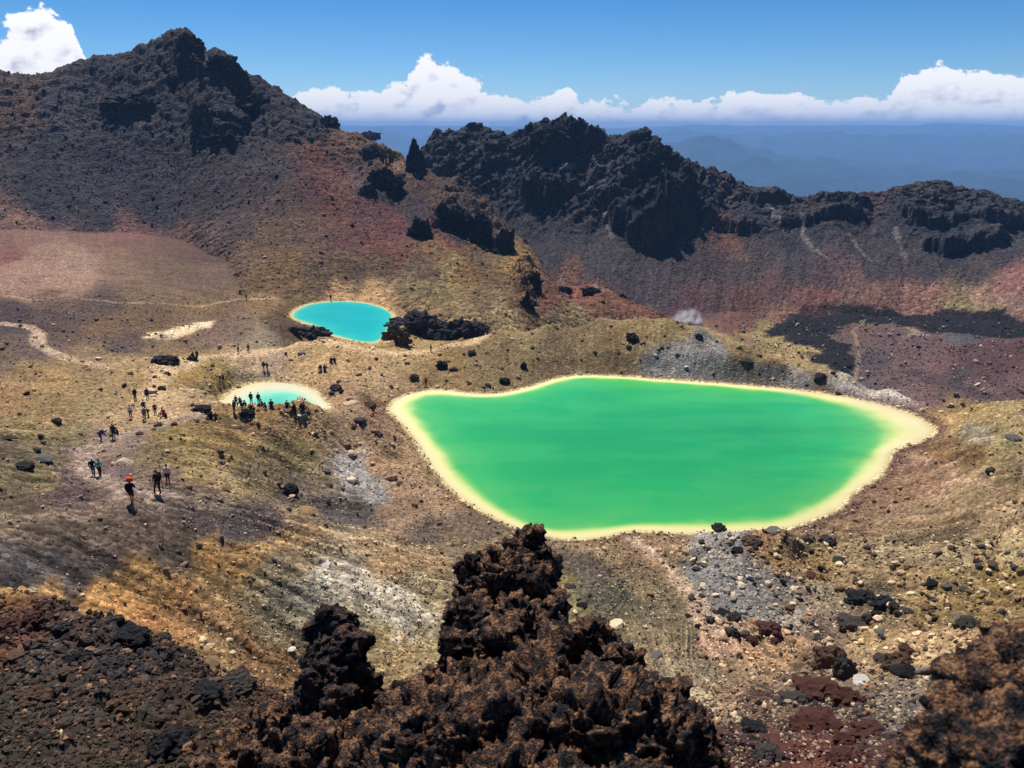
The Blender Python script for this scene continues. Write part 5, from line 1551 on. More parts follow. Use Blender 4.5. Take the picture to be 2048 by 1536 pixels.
def scatter(n, x0, x1, y0, y1, smin, smax, power, seed, ok, tint, name, label=None, rmin=0.0, embed=0.28, light=(0.55, 2.1), clump=0.5):
    g = np.random.default_rng(seed)
    px, py = g.uniform(x0, x1, n), g.uniform(y0, y1, n)
    cl = fbm2(px / 45, py / 30, 4, seed, gain=.6)
    keep = g.random(n) < np.clip(0.55 + clump * 1.6 * cl, 0.03, 1)
    px, py = px[keep], py[keep]
    i, j, a = at_many(px, py, rmin)
    good = (j > 0) & (j < NR - 3)
    i, j, a, px, py = i[good], j[good], a[good], px[good], py[good]
    rr = rs[j] + (rs[np.minimum(j + 1, NR - 1)] - rs[j]) * g.uniform(0, 1, len(j))
    x, y = rr * np.sin(a), rr * np.cos(a)
    z = Z[i, j]
    m = ok(px, py, x, y, z, i, j)
    for D in shore_d:
        m &= D[i, j] > 0.15
    i, j, x, y, z, px, py = [q[m] for q in (i, j, x, y, z, px, py)]
    n_ = len(i)
    zc = y * CP - z * SP
    sz = smin + (smax - smin) * g.random(n_) ** power
    rad = sz / F * zc / 2
    V0, F0 = ICO1 if False else (ICO_V, ICO_F)
    k = len(V0)
    rnd = g.uniform(0.65, 1.2, (n_, k, 1))
    P = V0[None] * rnd
    sc_ = np.stack([np.ones(n_), g.uniform(.6, 1, n_), g.uniform(.45, .85, n_)], 1)
    P = P * sc_[:, None] * rad[:, None, None]
    th = g.uniform(0, 6.28, n_); tl = g.uniform(-.6, .6, n_)
    c_, s_ = np.cos(tl)[:, None], np.sin(tl)[:, None]
    P = np.stack([P[..., 0] * c_ + P[..., 2] * s_, P[..., 1], -P[..., 0] * s_ + P[..., 2] * c_], -1)
    c_, s_ = np.cos(th)[:, None], np.sin(th)[:, None]
    P = np.stack([P[..., 0] * c_ - P[..., 1] * s_, P[..., 0] * s_ + P[..., 1] * c_, P[..., 2]], -1)
    P += np.stack([x, y, z + CZ + rad * embed], 1)[:, None]
    tris = (F0[None] + (np.arange(n_) * k)[:, None, None]).reshape(-1, 3)
    me_ = mesh_np(name, P.reshape(-1, 3), tris=tris, smooth=False)
    base_ = COLR[i, j]
    c = tint(g, n_, px, py, base_)
    c = c * g.uniform(light[0], light[1], n_)[:, None]
    set_col(me_, np.repeat(np.clip(c, 0, .9), k, 0))
    o = link(name, me_, mat_rubble)
    tag(o, kind='stuff')
    if label:
        tag(o, label)
    return o


_t = (1 + 5 ** .5) / 2
ICO_V, ICO_F = ico(1)
if len(ICO_V) != 12:
    ICO_V = np.array([(-1, _t, 0), (1, _t, 0), (-1, -_t, 0), (1, -_t, 0), (0, -1, _t), (0, 1, _t), (0, -1, -_t), (0, 1, -_t), (_t, 0, -1), (_t, 0, 1), (-_t, 0, -1), (-_t, 0, 1)]) / math.hypot(1, _t)
    ICO_F = np.array([(0, 11, 5), (0, 5, 1), (0, 1, 7), (0, 7, 10), (0, 10, 11), (1, 5, 9), (5, 11, 4), (11, 10, 2), (10, 7, 6), (7, 1, 8), (3, 9, 4), (3, 4, 2), (3, 2, 6), (3, 6, 8), (3, 8, 9), (4, 9, 5), (2, 4, 11), (6, 2, 10), (8, 6, 7), (9, 8, 1)])


def t_soil(g, n, px, py, base):
    """own soil, with some dark lava and some bleached stones among it"""
    u_ = g.random(n)[:, None]
    return np.where(u_ < .12, lin(['48403c']), np.where(u_ < .50, base * 0.5 + lin(['c8b090']) * .5, base * 1.15))


def t_dark(g, n, px, py, base):
    u_ = g.random(n)[:, None]
    return np.where(u_ < .25, base * 1.0 + lin(['5a5a62']) * .5, base * .55 + lin(['2c2a30']) * .55)


def t_pale(g, n, px, py, base):
    u_ = g.random(n)[:, None]
    return np.where(u_ < .25, lin(['3a3430']), np.where(u_ < .75, base * .45 + lin(['d0b894']) * .5, np.where(u_ < .78, lin(['946848']), base)))


def t_shelf(g, n, px, py, base):
    u_ = g.random(n)[:, None]
    return np.where(u_ < .25, lin(['5c4638']), np.where(u_ < .45, lin(['4a3a30']), np.where(u_ < .52, lin(['8a6a50']), base * .7 + lin(['2c2826']) * .5)))


ok_ground = lambda px, py, x, y, z, i, j: (LAY[i, j] == 0) & (rs[j] > 24)
ok_m = lambda px, py, x, y, z, i, j: (LAY[i, j] == 1)
ok_r = lambda px, py, x, y, z, i, j: (LAY[i, j] == 2)
ok_near = lambda px, py, x, y, z, i, j: (LAY[i, j] == 0) & (rs[j] > 4) & (rs[j] < 40)
scatter(60000, -60, 2110, 590, 1450, 1.8, 5.5, 2.0, 31, ok_ground, t_soil, 'rubble')
scatter(5200, -60, 2110, 640, 1450, 5, 15, 2.6, 32, ok_ground, t_soil, 'rubble', clump=.9)
scatter(17000, 1180, 2110, 1050, 1450, 2, 7, 2.2, 33, ok_ground, t_pale, 'rubble', clump=.8)
scatter(2100, 1380, 2110, 1080, 1480, 7, 24, 2.4, 34, ok_ground, t_pale, 'rubble', clump=.9)
scatter(5000, 380, 900, 820, 1330, 2, 7, 2.2, 35, ok_ground, t_pale, 'rubble', clump=.9)
scatter(6000, 200, 900, 1150, 1400, 2, 8, 2.4, 36, ok_ground, t_soil, 'rubble', clump=.8)
scatter(46000, -60, 1340, 60, 660, 1.6, 5.5, 2.2, 37, ok_m, t_dark, 'scree', clump=.6, light=(.5, 2.6))
scatter(1400, -60, 1340, 60, 660, 5, 12, 2.4, 38, ok_m, t_dark, 'scree', clump=.9)
scatter(16000, 840, 2110, 240, 640, 1.6, 5, 2.6, 39, ok_r, t_dark, 'scree', clump=.8)
scatter(15000, -60, 640, 1200, 1560, 4, 18, 2.0, 40, ok_near, t_shelf, 'clinker_rubble', embed=-.1, light=(.5, 1.5), clump=.6)
scatter(900, -60, 640, 1210, 1560, 18, 46, 2.0, 41, ok_near, t_shelf, 'clinker_rubble', embed=-.2, light=(.5, 1.3), clump=.8)
scatter(9000, 1250, 2110, 1300, 1560, 4, 13, 2.0, 42, ok_near, t_pale, 'clinker_rubble', embed=0, light=(.5, 1.5), clump=.7)
scatter(500, 1350, 2110, 1380, 1560, 14, 34, 2.0, 43, ok_near, t_dark, 'clinker_rubble', embed=-.2, light=(.5, 1.3), clump=.8)
scatter(7000, 1480, 2110, 600, 800, 1.6, 6, 2.4, 44, ok_ground, t_dark, 'rubble', rmin=200, clump=.9)

ok_shore = lambda px, py, x, y, z, i, j: (LAY[i, j] == 0) & (np.minimum(np.minimum(DB[i, j], shore_d[1][i, j]), shore_d[2][i, j]) < 2.2)
scatter(30000, 560, 1900, 590, 1100, 1.8, 7, 2.4, 45, ok_shore, t_soil, 'rubble', clump=.9)

# ------------------------------------------------------------------ foreground lava, a couple of metres from the lens
def wpos(px, py, zc):
    dx, dy = (px - 1024) / F * zc, (py - 768) / F * zc
    return np.array([dx, zc * CP - dy * SP, CZ - (zc * SP + dy * CP)])


mat_scoria = noise_mat('scoria', rough=.78, scale=4.0, bump=0.02, contrast=1.0,
                       colors=[(0.40, '17161b'), (0.465, '2e2829'), (0.50, '4e382d'), (0.54, '7c563e'), (0.585, 'a07a54'), (0.625, '5a5356'), (0.70, '323036'), (0.8, 'b87e58')])
mat_scoria_dark = noise_mat('scoria_dark', scale=4.0, bump=0.02, contrast=1.0,
                            colors=[(0.36, '19181e'), (0.46, '322c2f'), (0.54, '5a443a'), (0.62, '7c5c46'), (0.75, '5c5654')])


def cells3(p, s=0):
    """a random number for the nearest feature point: flat steps with sharp edges"""
    i = np.floor(p).astype(np.int64); r = p - np.floor(p)
    best = np.full(len(p), 9.0); cid = np.zeros(len(p))
    for dx in (-1, 0, 1):
        for dy in (-1, 0, 1):
            for dz in (-1, 0, 1):
                h = _h3(i[:, 0] + dx, i[:, 1] + dy, i[:, 2] + dz, s)
                qx = (h & np.uint32(1023)) / 1023.0 + dx - r[:, 0]
                qy = ((h >> np.uint32(10)) & np.uint32(1023)) / 1023.0 + dy - r[:, 1]
                qz = ((h >> np.uint32(20)) & np.uint32(1023)) / 1023.0 + dz - r[:, 2]
                d = qx * qx + qy * qy + qz * qz
                m = d < best
                # slope each step in a direction of its own
                a_ = (h % np.uint32(97)) / 97.0 * 6.28
                val = ((h >> np.uint32(5)) & np.uint32(255)) / 255.0 - .5 + .9 * (np.cos(a_) * qx + np.sin(a_) * qz)
                best = np.where(m, d, best); cid = np.where(m, val, cid)
    return cid


def lava_mass(name, blobs, label, mat, voxel=0.0065, seed=1, amp=1.0, ground=-2.6):
    bm_ = bmesh.new()
    for (px, py, zc, r) in blobs:
        c = wpos(px, py, zc)
        dz = 0.0
        rr_ = r
        while c[2] - dz > CZ + ground - .2:
            M = Matrix.Translation(Vector((c[0], c[1] + dz * .12, c[2] - dz))) @ Matrix.Diagonal((rr_, rr_, rr_ * 1.1, 1))
            bmesh.ops.create_icosphere(bm_, subdivisions=2, radius=1.0, matrix=M)
            dz += rr_ * .8
            rr_ *= 1.10
    me_ = bpy.data.meshes.new(name); bm_.to_mesh(me_); bm_.free()
    o = bpy.data.objects.new(name, me_); COL.objects.link(o)
    md = o.modifiers.new('r', 'REMESH'); md.mode = 'VOXEL'; md.voxel_size = voxel
    dg = bpy.context.evaluated_depsgraph_get(); ev = o.evaluated_get(dg)
    me2 = bpy.data.meshes.new_from_object(ev)
    o.modifiers.clear(); o.data = me2; bpy.data.meshes.remove(me_)
    n = len(me2.vertices)
    co = np.zeros(n * 3); me2.vertices.foreach_get('co', co); co = co.reshape(-1, 3)
    no = np.zeros(n * 3); me2.vertices.foreach_get('normal', no); no = no.reshape(-1, 3)
    q = co - np.array([0, 0, CZ])
    wp = np.stack([fbm3(q * 5 + 3, 3, seed), fbm3(q * 5 + 13, 3, seed + 1), fbm3(q * 5 + 23, 3, seed + 2)], 1)
    q = q + wp * 0.03
    d = 0.05 * fbm3(q * 5, 3, seed + 4) + 0.032 * cells3(q * np.array([8, 8, 6.5]), seed) + 0.016 * cells3(q * 19, seed + 3) + 0.030 * (0.5 - worley3(q * 9, seed + 5)) + 0.032 * (0.5 - worley3(q * 19, seed + 1)) + 0.024 * (0.5 - worley3(q * 40, seed + 2)) + 0.016 * fbm3(q * 60, 3, seed + 7, .7) + 0.030 * (0.35 - np.abs(fbm3(q * 13, 3, seed + 8)))
    pit = np.clip(worley3(q * 5.2, seed + 9) - .55, 0, 1) * -.14
    co = co + no * ((d + pit) * amp)[:, None]
    me2.vertices.foreach_set('co', co.ravel().astype(np.float32))
    me2.polygons.foreach_set('use_smooth', np.ones(len(me2.polygons), bool))
    me2.materials.clear(); me2.materials.append(mat)
    me2.update()
    tag(o, label, 'lava rock')
    return o


lava_mass('lava_rock', [
    (1072, 1074, 3.5, .035), (1054, 1082, 3.5, .05), (1040, 1110, 3.45, .075), (1075, 1115, 3.45, .06), (995, 1140, 3.3, .09), (950, 1142, 3.3, .07), (1068, 1150, 3.3, .075), (1005, 1185, 3.1, .135), (1068, 1205, 3.1, .08), (1020, 1160, 3.3, .13),
    (955, 1195, 3.1, .09), (955, 1250, 2.9, .10), (1035, 1250, 2.9, .115), (1072, 1245, 2.9, .07), (935, 1320, 2.6, .09), (1015, 1330, 2.6, .12), (1065, 1260, 2.8, .06), (895, 1345, 2.6, .05), (860, 1395, 2.4, .08), (1060, 1370, 2.5, .13), (960, 1430, 2.2, .15),
    (1185, 1310, 2.7, .12), (1225, 1345, 2.6, .11), (1285, 1385, 2.5, .09), (1330, 1440, 2.3, .10), (1385, 1500, 2.1, .09), (1440, 1545, 2.0, .06), (1240, 1440, 2.3, .15), (1120, 1450, 2.1, .17), (1180, 1530, 1.9, .17), (1320, 1540, 1.9, .14),
    (1000, 1540, 1.9, .17), (880, 1510, 2.0, .15), (805, 1470, 2.2, .09), (775, 1540, 2.1, .09), (835, 1425, 2.4, .07), (1000, 1700, 1.7, .2), (1200, 1720, 1.7, .2), (820, 1680, 1.9, .18), (1400, 1680, 1.8, .16)],
    'tall brown and black lava spire on a rough mound in front of the green lake', mat_scoria, seed=3)
lava_mass('lava_rock', [
    (650, 1245, 3.2, .065), (688, 1240, 3.2, .055), (640, 1305, 3.1, .085), (688, 1300, 3.1, .08), (665, 1275, 3.2, .09), (650, 1370, 3.0, .09), (612, 1400, 3.0, .055), (712, 1350, 3.05, .045), (690, 1410, 2.9, .07), (625, 1255, 3.2, .03)],
    'short black lava pinnacle left of the tall spire', mat_scoria_dark, voxel=0.006, seed=11, amp=.75, ground=-2.5)
lava_mass('lava_rock', [
    (2075, 1370, 1.3, .07), (2030, 1400, 1.32, .06), (1975, 1430, 1.35, .05), (1920, 1480, 1.3, .05), (1880, 1525, 1.25, .045), (1990, 1510, 1.25, .11), (2080, 1470, 1.25, .14), (1920, 1580, 1.2, .10), (2060, 1600, 1.15, .14)],
    'out-of-focus brown lava rock filling the bottom right corner', mat_scoria, voxel=0.005, seed=21, amp=.6, ground=-2.2)
lava_mass('lava_rock', [
    (600, 1470, 3.1, .13), (655, 1500, 2.9, .13), (720, 1490, 2.8, .09), (545, 1520, 3.3, .12), (500, 1480, 3.6, .10), (640, 1580, 2.7, .2), (480, 1580, 3.2, .2), (740, 1560, 2.5, .1), (560, 1440, 3.3, .07)],
    'low brown lava mound between the pinnacle and the bottom edge', mat_scoria, voxel=0.008, seed=31, amp=1.0, ground=-3.6)
# ------------------------------------------------------------------ people
mat_cloth = noise_mat('cloth', rough=0.85, scale=1.0, bump=0.004, obj_color=True, contrast=0.25)


def skin_mesh(name, nodes, edges, sub=1):
    """nodes: name -> (x, y, z, r); one continuous surface grown round the joints"""
    keys = list(nodes)
    me_ = bpy.data.meshes.new(name)
    me_.from_pydata([nodes[k][:3] for k in keys], [(keys.index(a), keys.index(b)) for a, b in edges], [])
    o = bpy.data.objects.new(name, me_); COL.objects.link(o)
    o.modifiers.new('s', 'SKIN')
    for k, sv in zip(keys, me_.skin_vertices[0].data):
        r_ = nodes[k][3]
        sv.radius = (r_, r_) if not isinstance(r_, tuple) else r_
        sv.use_root = (k == keys[0])
    m_ = o.modifiers.new('u', 'SUBSURF'); m_.levels = sub
    dg = bpy.context.evaluated_depsgraph_get()
    out = bpy.data.meshes.new_from_object(o.evaluated_get(dg))
    bpy.data.objects.remove(o)
    for p_ in out.polygons:
        p_.use_smooth = True
    out.name = name
    return out


def add_tube(bm_, pts, rads, seg=6):
    rings = []
    for k, (p_, r_) in enumerate(zip(pts, rads)):
        p_ = Vector(p_)
        d_ = (Vector(pts[min(k + 1, len(pts) - 1)]) - Vector(pts[max(k - 1, 0)])).normalized()
        a_ = d_.orthogonal().normalized(); b_ = d_.cross(a_)
        rings.append([bm_.verts.new(p_ + (a_ * math.cos(6.283 * i / seg) + b_ * math.sin(6.283 * i / seg)) * r_) for i in range(seg)])
    for k in range(len(rings) - 1):
        for i in range(seg):
            bm_.faces.new((rings[k][i], rings[k][(i + 1) % seg], rings[k + 1][(i + 1) % seg], rings[k + 1][i]))
    bm_.faces.new(rings[0][::-1]); bm_.faces.new(rings[-1])


def hand(bm_, wrist, elbow):
    """palm, four unequal fingers, slightly curled, and a thumb from the side of the palm"""
    w_, e_ = Vector(wrist), Vector(elbow)
    d_ = (w_ - e_).normalized()
    s_ = d_.cross(Vector((0, 1, 0.01))).normalized(); n_ = s_.cross(d_)
    add_tube(bm_, [w_ - d_ * .01, w_ + d_ * .03, w_ + d_ * .085], [.022, .034, .032])
    for k, L in enumerate((.066, .076, .070, .054)):
        b0 = w_ + d_ * .078 + s_ * (-.027 + .018 * k)
        add_tube(bm_, [b0, b0 + d_ * L * .5 + n_ * .004, b0 + d_ * L * .82 + n_ * .018, b0 + d_ * L * .92 + n_ * .034], [.0095, .0088, .0080, .006])
    b0 = w_ + d_ * .02 - s_ * .026
    add_tube(bm_, [b0, b0 + d_ * .03 - s_ * .024, b0 + d_ * .06 - s_ * .03 + n_ * .01], [.013, .011, .008])


# joints of the poses; the figure looks along +Y
def pose(kind):
    J = {}
    def put(**k): J.update(k)
    if kind == 'stand':
        put(pelvis=(0, 0, .93), waist=(0, 0, 1.06), chest=(0, -.01, 1.28), neck=(0, 0, 1.45), head=(0, .02, 1.62),
            shL=(-.19, 0, 1.39), elL=(-.25, -.03, 1.12), wrL=(-.23, .06, .88), shR=(.19, 0, 1.39), elR=(.25, -.03, 1.12), wrR=(.23, .06, .88),
            hpL=(-.09, 0, .90), knL=(-.10, .02, .49), anL=(-.11, -.02, .08), toL=(-.12, .13, .035), hpR=(.09, 0, .90), knR=(.10, .02, .49), anR=(.11, -.02, .08), toR=(.12, .13, .035))
    elif kind == 'wide':
        put(pelvis=(0, 0, .91), waist=(0, 0, 1.04), chest=(0, 0, 1.26), neck=(0, .01, 1.43), head=(.01, .03, 1.60),
            shL=(-.19, 0, 1.37), elL=(-.29, .02, 1.12), wrL=(-.20, .14, .98), shR=(.19, 0, 1.37), elR=(.29, .02, 1.12), wrR=(.24, .12, .95),
            hpL=(-.09, 0, .88), knL=(-.12, .04, .48), anL=(-.14, 0, .08), toL=(-.16, .15, .035), hpR=(.09, 0, .88), knR=(.20, .10, .50), anR=(.30, .08, .08), toR=(.33, .22, .035))
    elif kind == 'walk':
        put(pelvis=(0, 0, .91), waist=(0, .02, 1.04), chest=(0, .05, 1.26), neck=(0, .08, 1.43), head=(0, .12, 1.59),
            shL=(-.19, .04, 1.37), elL=(-.24, -.10, 1.14), wrL=(-.22, .0, .93), shR=(.19, .04, 1.37), elR=(.24, .12, 1.14), wrR=(.20, .30, 1.02),
            hpL=(-.09, 0, .88), knL=(-.10, .18, .50), anL=(-.10, .24, .08), toL=(-.10, .38, .05), hpR=(.09, 0, .88), knR=(.10, -.02, .48), anR=(.10, -.26, .12), toR=(.10, -.14, .035))
    elif kind == 'bend':
        put(pelvis=(0, 0, .86), waist=(0, .10, .97), chest=(0, .30, 1.08), neck=(0, .46, 1.12), head=(0, .60, 1.08),
            shL=(-.19, .40, 1.08), elL=(-.23, .46, .82), wrL=(-.15, .58, .66), shR=(.19, .40, 1.08), elR=(.23, .46, .82), wrR=(.15, .58, .66),
            hpL=(-.09, 0, .83), knL=(-.11, .08, .46), anL=(-.12, -.02, .08), toL=(-.13, .13, .035), hpR=(.09, 0, .83), knR=(.11, .10, .46), anR=(.12, .02, .08), toR=(.13, .16, .035))
    elif kind == 'sit':
        put(pelvis=(0, 0, .16), waist=(0, -.02, .29), chest=(0, .03, .50), neck=(0, .08, .67), head=(0, .12, .83),
            shL=(-.19, .04, .61), elL=(-.26, .14, .38), wrL=(-.12, .34, .40), shR=(.19, .04, .61), elR=(.26, .14, .38), wrR=(.12, .34, .40),
            hpL=(-.09, .03, .14), knL=(-.15, .40, .38), anL=(-.13, .66, .08), toL=(-.14, .80, .05), hpR=(.09, .03, .14), knR=(.15, .40, .36), anR=(.13, .64, .08), toR=(.14, .78, .05))
    return J


LIMB_R = {'pelvis': .13, 'waist': .115, 'chest': (.15, .11), 'neck': .055, 'sh': .062, 'el': .042, 'wr': .027, 'hp': .095, 'kn': .058, 'an': .038, 'to': .034}


def body_parts(kind):
    J = pose(kind)
    def N(keys, extra=0.0, over=None):
        out = {}
        for k in keys:
            r_ = LIMB_R.get(k, LIMB_R.get(k[:2], .05))
            r_ = tuple(q + extra for q in r_) if isinstance(r_, tuple) else r_ + extra
            if over and k in over: r_ = over[k]
            out[k] = (*J[k], r_)
        return out
    trunk = ['pelvis', 'waist', 'chest', 'neck']
    arms = ['shL', 'elL', 'wrL', 'shR', 'elR', 'wrR']
    legs = ['hpL', 'knL', 'anL', 'toL', 'hpR', 'knR', 'anR', 'toR']
    E = [('pelvis', 'waist'), ('waist', 'chest'), ('chest', 'neck')]
    EA = [('chest', 'shL'), ('shL', 'elL'), ('elL', 'wrL'), ('chest', 'shR'), ('shR', 'elR'), ('elR', 'wrR')]
    EL = [('pelvis', 'hpL'), ('hpL', 'knL'), ('knL', 'anL'), ('anL', 'toL'), ('pelvis', 'hpR'), ('hpR', 'knR'), ('knR', 'anR'), ('anR', 'toR')]
    nn = N(trunk + arms + legs)
    hd, nk = Vector(J['head']), Vector(J['neck'])
    up = (hd - nk).normalized()
    c = hd - up * .04
    nn['jaw'] = (*(c + Vector((0, .035, -.02))), .065)
    nn['skull'] = (*(hd + Vector((0, 0, .03))), (.078, .092))
    nn['crown'] = (*(hd + up * .075), .05)
    body = skin_mesh('body', nn, E + EA + EL + [('neck', 'jaw'), ('jaw', 'skull'), ('skull', 'crown')])
    bm_ = bmesh.new(); bm_.from_mesh(body)
    hand(bm_, J['wrL'], J['elL']); hand(bm_, J['wrR'], J['elR'])
    f_ = hd + Vector((0, .095, 0))
    add_tube(bm_, [f_ + Vector((0, -.01, .02)), f_ + Vector((0, .006, 0)), f_ + Vector((0, .016, -.022)), f_ + Vector((0, -.005, -.034))], [.008, .011, .014, .008], 5)   # nose
    for s_ in (-1, 1):
        add_tube(bm_, [hd + Vector((s_ * .078, -.005, -.03)), hd + Vector((s_ * .092, -.012, 0)), hd + Vector((s_ * .082, -.01, .03))], [.010, .016, .010], 5)            # ears
        add_tube(bm_, [f_ + Vector((s_ * .03 - .012, -.012, .022)), f_ + Vector((s_ * .03, -.006, .022)), f_ + Vector((s_ * .03 + .012, -.012, .022))], [.006, .008, .006], 5)  # eyes
    add_tube(bm_, [f_ + Vector((-.022, -.012, -.055)), f_ + Vector((0, -.004, -.057)), f_ + Vector((.022, -.012, -.055))], [.004, .007, .004], 5)                       # mouth
    body.clear_geometry(); bm_.to_mesh(body); bm_.free()
    for p_ in body.polygons: p_.use_smooth = True
    P = {'body': body}
    P['jacket'] = skin_mesh('jacket', N(trunk + arms, .022, {'neck': .062, 'wrL': .036, 'wrR': .036, 'pelvis': .145}), E + EA)
    P['tshirt'] = P['jacket']
    P['trousers'] = skin_mesh('trousers', N(['pelvis'] + [k for k in legs if k[:2] != 'to'], .016, {'pelvis': .14}), [e for e in EL if e[1][:2] != 'to'])
    sh = dict(N(['pelvis', 'hpL', 'hpR'], .018, {'pelvis': .142}))
    for s_ in 'LR':
        h_, k_ = Vector(J['hp' + s_]), Vector(J['kn' + s_])
        sh['kn' + s_] = (*(h_ + (k_ - h_) * .8), .088)
    P['shorts'] = skin_mesh('shorts', sh, [('pelvis', 'hpL'), ('hpL', 'knL'), ('pelvis', 'hpR'), ('hpR', 'knR')])
    for s_ in 'LR':
        a_, t_ = Vector(J['an' + s_]), Vector(J['to' + s_])
        b2 = bmesh.new()
        add_tube(b2, [a_ + Vector((0, -.05, -.03)), a_ + Vector((0, 0, -.035)), a_ + (t_ - a_) * .6 + Vector((0, 0, -.012)), t_ + Vector((0, .02, 0))], [.035, .052, .045, .03], 8)
        add_tube(b2, [a_ + Vector((0, 0, -.03)), a_ + Vector((0, 0, .07))], [.05, .052], 8)
        m_ = bpy.data.meshes.new('boot'); b2.to_mesh(m_); b2.free()
        P['boot' + s_] = m_
    # hair, cap, hat, backpack
    for nm in ('hair', 'cap', 'sun_hat', 'curly_hair'):
        b2 = bmesh.new()
        ctr = hd + Vector((0, -.012, .045))
        bmesh.ops.create_icosphere(b2, subdivisions=3, radius=1.0)
        big = .21 if nm == 'curly_hair' else .108
        for v_ in b2.verts:
            q = v_.co.copy()
            if nm == 'curly_hair':
                k_ = big * (1 + .16 * math.sin(q.x * 9) * math.cos(q.y * 8 + q.z * 7))
                v_.co = ctr + Vector((q.x * k_, q.y * k_ - .02, q.z * k_ * .85 + .04))
            else:
                low_ = -.6 if nm == 'hair' else -.15
                z_ = max(q.z, low_ if q.y < 0.2 else .15)
                v_.co = ctr + Vector((q.x * .092, q.y * .108, z_ * .085))
        if nm in ('cap', 'sun_hat'):
            n_ = 20
            r1, r2 = [], []
            for k in range(n_):
                a_ = 6.283 * k / n_
                brim = .19 if nm == 'sun_hat' else (.185 if math.sin(a_) > .45 else .10)
                r1.append(b2.verts.new(ctr + Vector((math.cos(a_) * .09, math.sin(a_) * .105, .004))))
                r2.append(b2.verts.new(ctr + Vector((math.cos(a_) * brim * .9, math.sin(a_) * brim, -.012))))
            r3 = [b2.verts.new(v_.co + Vector((0, 0, .006))) for v_ in r2]
            r4 = [b2.verts.new(v_.co + Vector((0, 0, .008))) for v_ in r1]
            for k in range(n_):
                k2 = (k + 1) % n_
                b2.faces.new((r1[k], r2[k], r2[k2], r1[k2])); b2.faces.new((r2[k], r3[k], r3[k2], r2[k2])); b2.faces.new((r4[k2], r3[k2], r3[k], r4[k]))
        m_ = bpy.data.meshes.new(nm); b2.to_mesh(m_); b2.free()
        for p_ in m_.polygons: p_.use_smooth = True
        P[nm] = m_
    b2 = bmesh.new()
    ch, wa_ = Vector(J['chest']), Vector(J['waist'])
    spine = (Vector(J['neck']) - wa_).normalized()
    back = Vector((0, -1, 0)); back = (back - spine * back.dot(spine)).normalized()
    side = spine.cross(back)
    M = Matrix((side, back, spine)).transposed().to_4x4()
    M.translation = (ch + wa_) / 2 + back * .21 + spine * .04
    bmesh.ops.create_cube(b2, size=1.0, matrix=M @ Matrix.Diagonal((.30, .18, .46, 1)))
    bmesh.ops.create_cube(b2, size=1.0, matrix=M @ Matrix.Translation((0, .11, -.06)) @ Matrix.Diagonal((.22, .07, .24, 1)))
    bmesh.ops.create_cube(b2, size=1.0, matrix=M @ Matrix.Translation((0, .0, .25)) @ Matrix.Diagonal((.27, .17, .09, 1)))
    bmesh.ops.bevel(b2, geom=b2.edges[:], offset=.035, segments=2, affect='EDGES')
    for s_ in (-1, 1):
        sp = ch + side * (.11 * s_)
        add_tube(b2, [sp + back * .13 + spine * .12, sp + spine * .17, sp - back * .135 + spine * .05, sp - back * .12 - spine * .18, sp + back * .12 - spine * .24], [.02] * 5, 5)
    m_ = bpy.data.meshes.new('backpack'); b2.to_mesh(m_); b2.free()
    P['backpack'] = m_
    for m_ in P.values():
        m_.materials.clear(); m_.materials.append(mat_cloth)
    P['_wrist'] = J['wrR']
    return P


POSES = {k: body_parts(k) for k in ('stand', 'wide', 'walk', 'bend', 'sit')}
CLOTH = {'black': '15151a', 'navy': '1c2740', 'blue': '2a4f8a', 'teal': '4aa0a4', 'white': 'e8e6e4', 'pink': 'e4c4c4', 'red': 'b02a24', 'maroon': '5c2028', 'grey': '5a5e66', 'jeans': '3c5470', 'brown': '4a3428',
         'orange': 'e4501c', 'green': '2e4030', 'skin': 'b88468', 'dark': '222226', 'khaki': '8a7a5c', 'light': 'b8c0c8', 'hair': '241a14'}


def person(px, py, kind, yaw, label, top='dark', legs='dark', head=('hair', 'hair'), pack=None, shorts=False, group=None, height=1.0, lift=0.0, at_px=None):
    P = POSES[kind]
    x, y, z, zc = at(px, py, 20)
    CHECK.append((px, py, x, y, z, label))
    def col_(o, c):
        o.color = (*[float(k) for k in lin([CLOTH[c]])[0]], 1)
    b_ = bpy.data.objects.new('person', P['body']); COL.objects.link(b_)
    b_.location = (x, y, z + CZ + lift); b_.rotation_euler = (0, 0, R(yaw)); b_.scale = (height,) * 3
    col_(b_, 'skin')
    tag(b_, label, 'person', group)
    for nm, key, c in (('jacket', 'jacket', top), ('shorts' if shorts else 'trousers', 'shorts' if shorts else 'trousers', legs), (head[0], head[0], head[1]), ('boot', 'bootL', 'brown'), ('boot', 'bootR', 'brown'), ('backpack', 'backpack', pack)):
        if c is None: continue
        o = bpy.data.objects.new(nm, P[key]); COL.objects.link(o); o.parent = b_
        col_(o, c)
    return b_


G1, G2, G3, G4 = 'hikers on the near bend', 'hikers at the stony rest place', 'people resting above the small lake', 'hikers on the tan saddle'
person(265, 1009, 'walk', 10, 'hiker with a bright orange hat, black top and bare legs, nearest on the path', 'black', 'brown', ('curly_hair', 'orange'), 'black', True, G1, 1.02)
person(318, 987, 'wide', 160, 'hiker all in black standing with legs apart, right of the orange hat', 'black', 'black', ('cap', 'black'), 'dark', False, G1, 1.04)
person(337, 970, 'stand', 0, 'hiker in pale pink top and dark shorts, arms out, behind the one in black', 'pink', 'maroon', ('hair', 'hair'), None, True, G1, 1.0)
person(188, 953, 'walk', 20, 'hiker in dark jacket, jeans and white cap, left one of the pair', 'black', 'jeans', ('cap', 'white'), None, False, G1, 1.0)
person(201, 954, 'walk', 15, 'hiker in teal jacket and dark leggings, right one of the pair', 'teal', 'dark', ('hair', 'hair'), None, False, G1, .96)
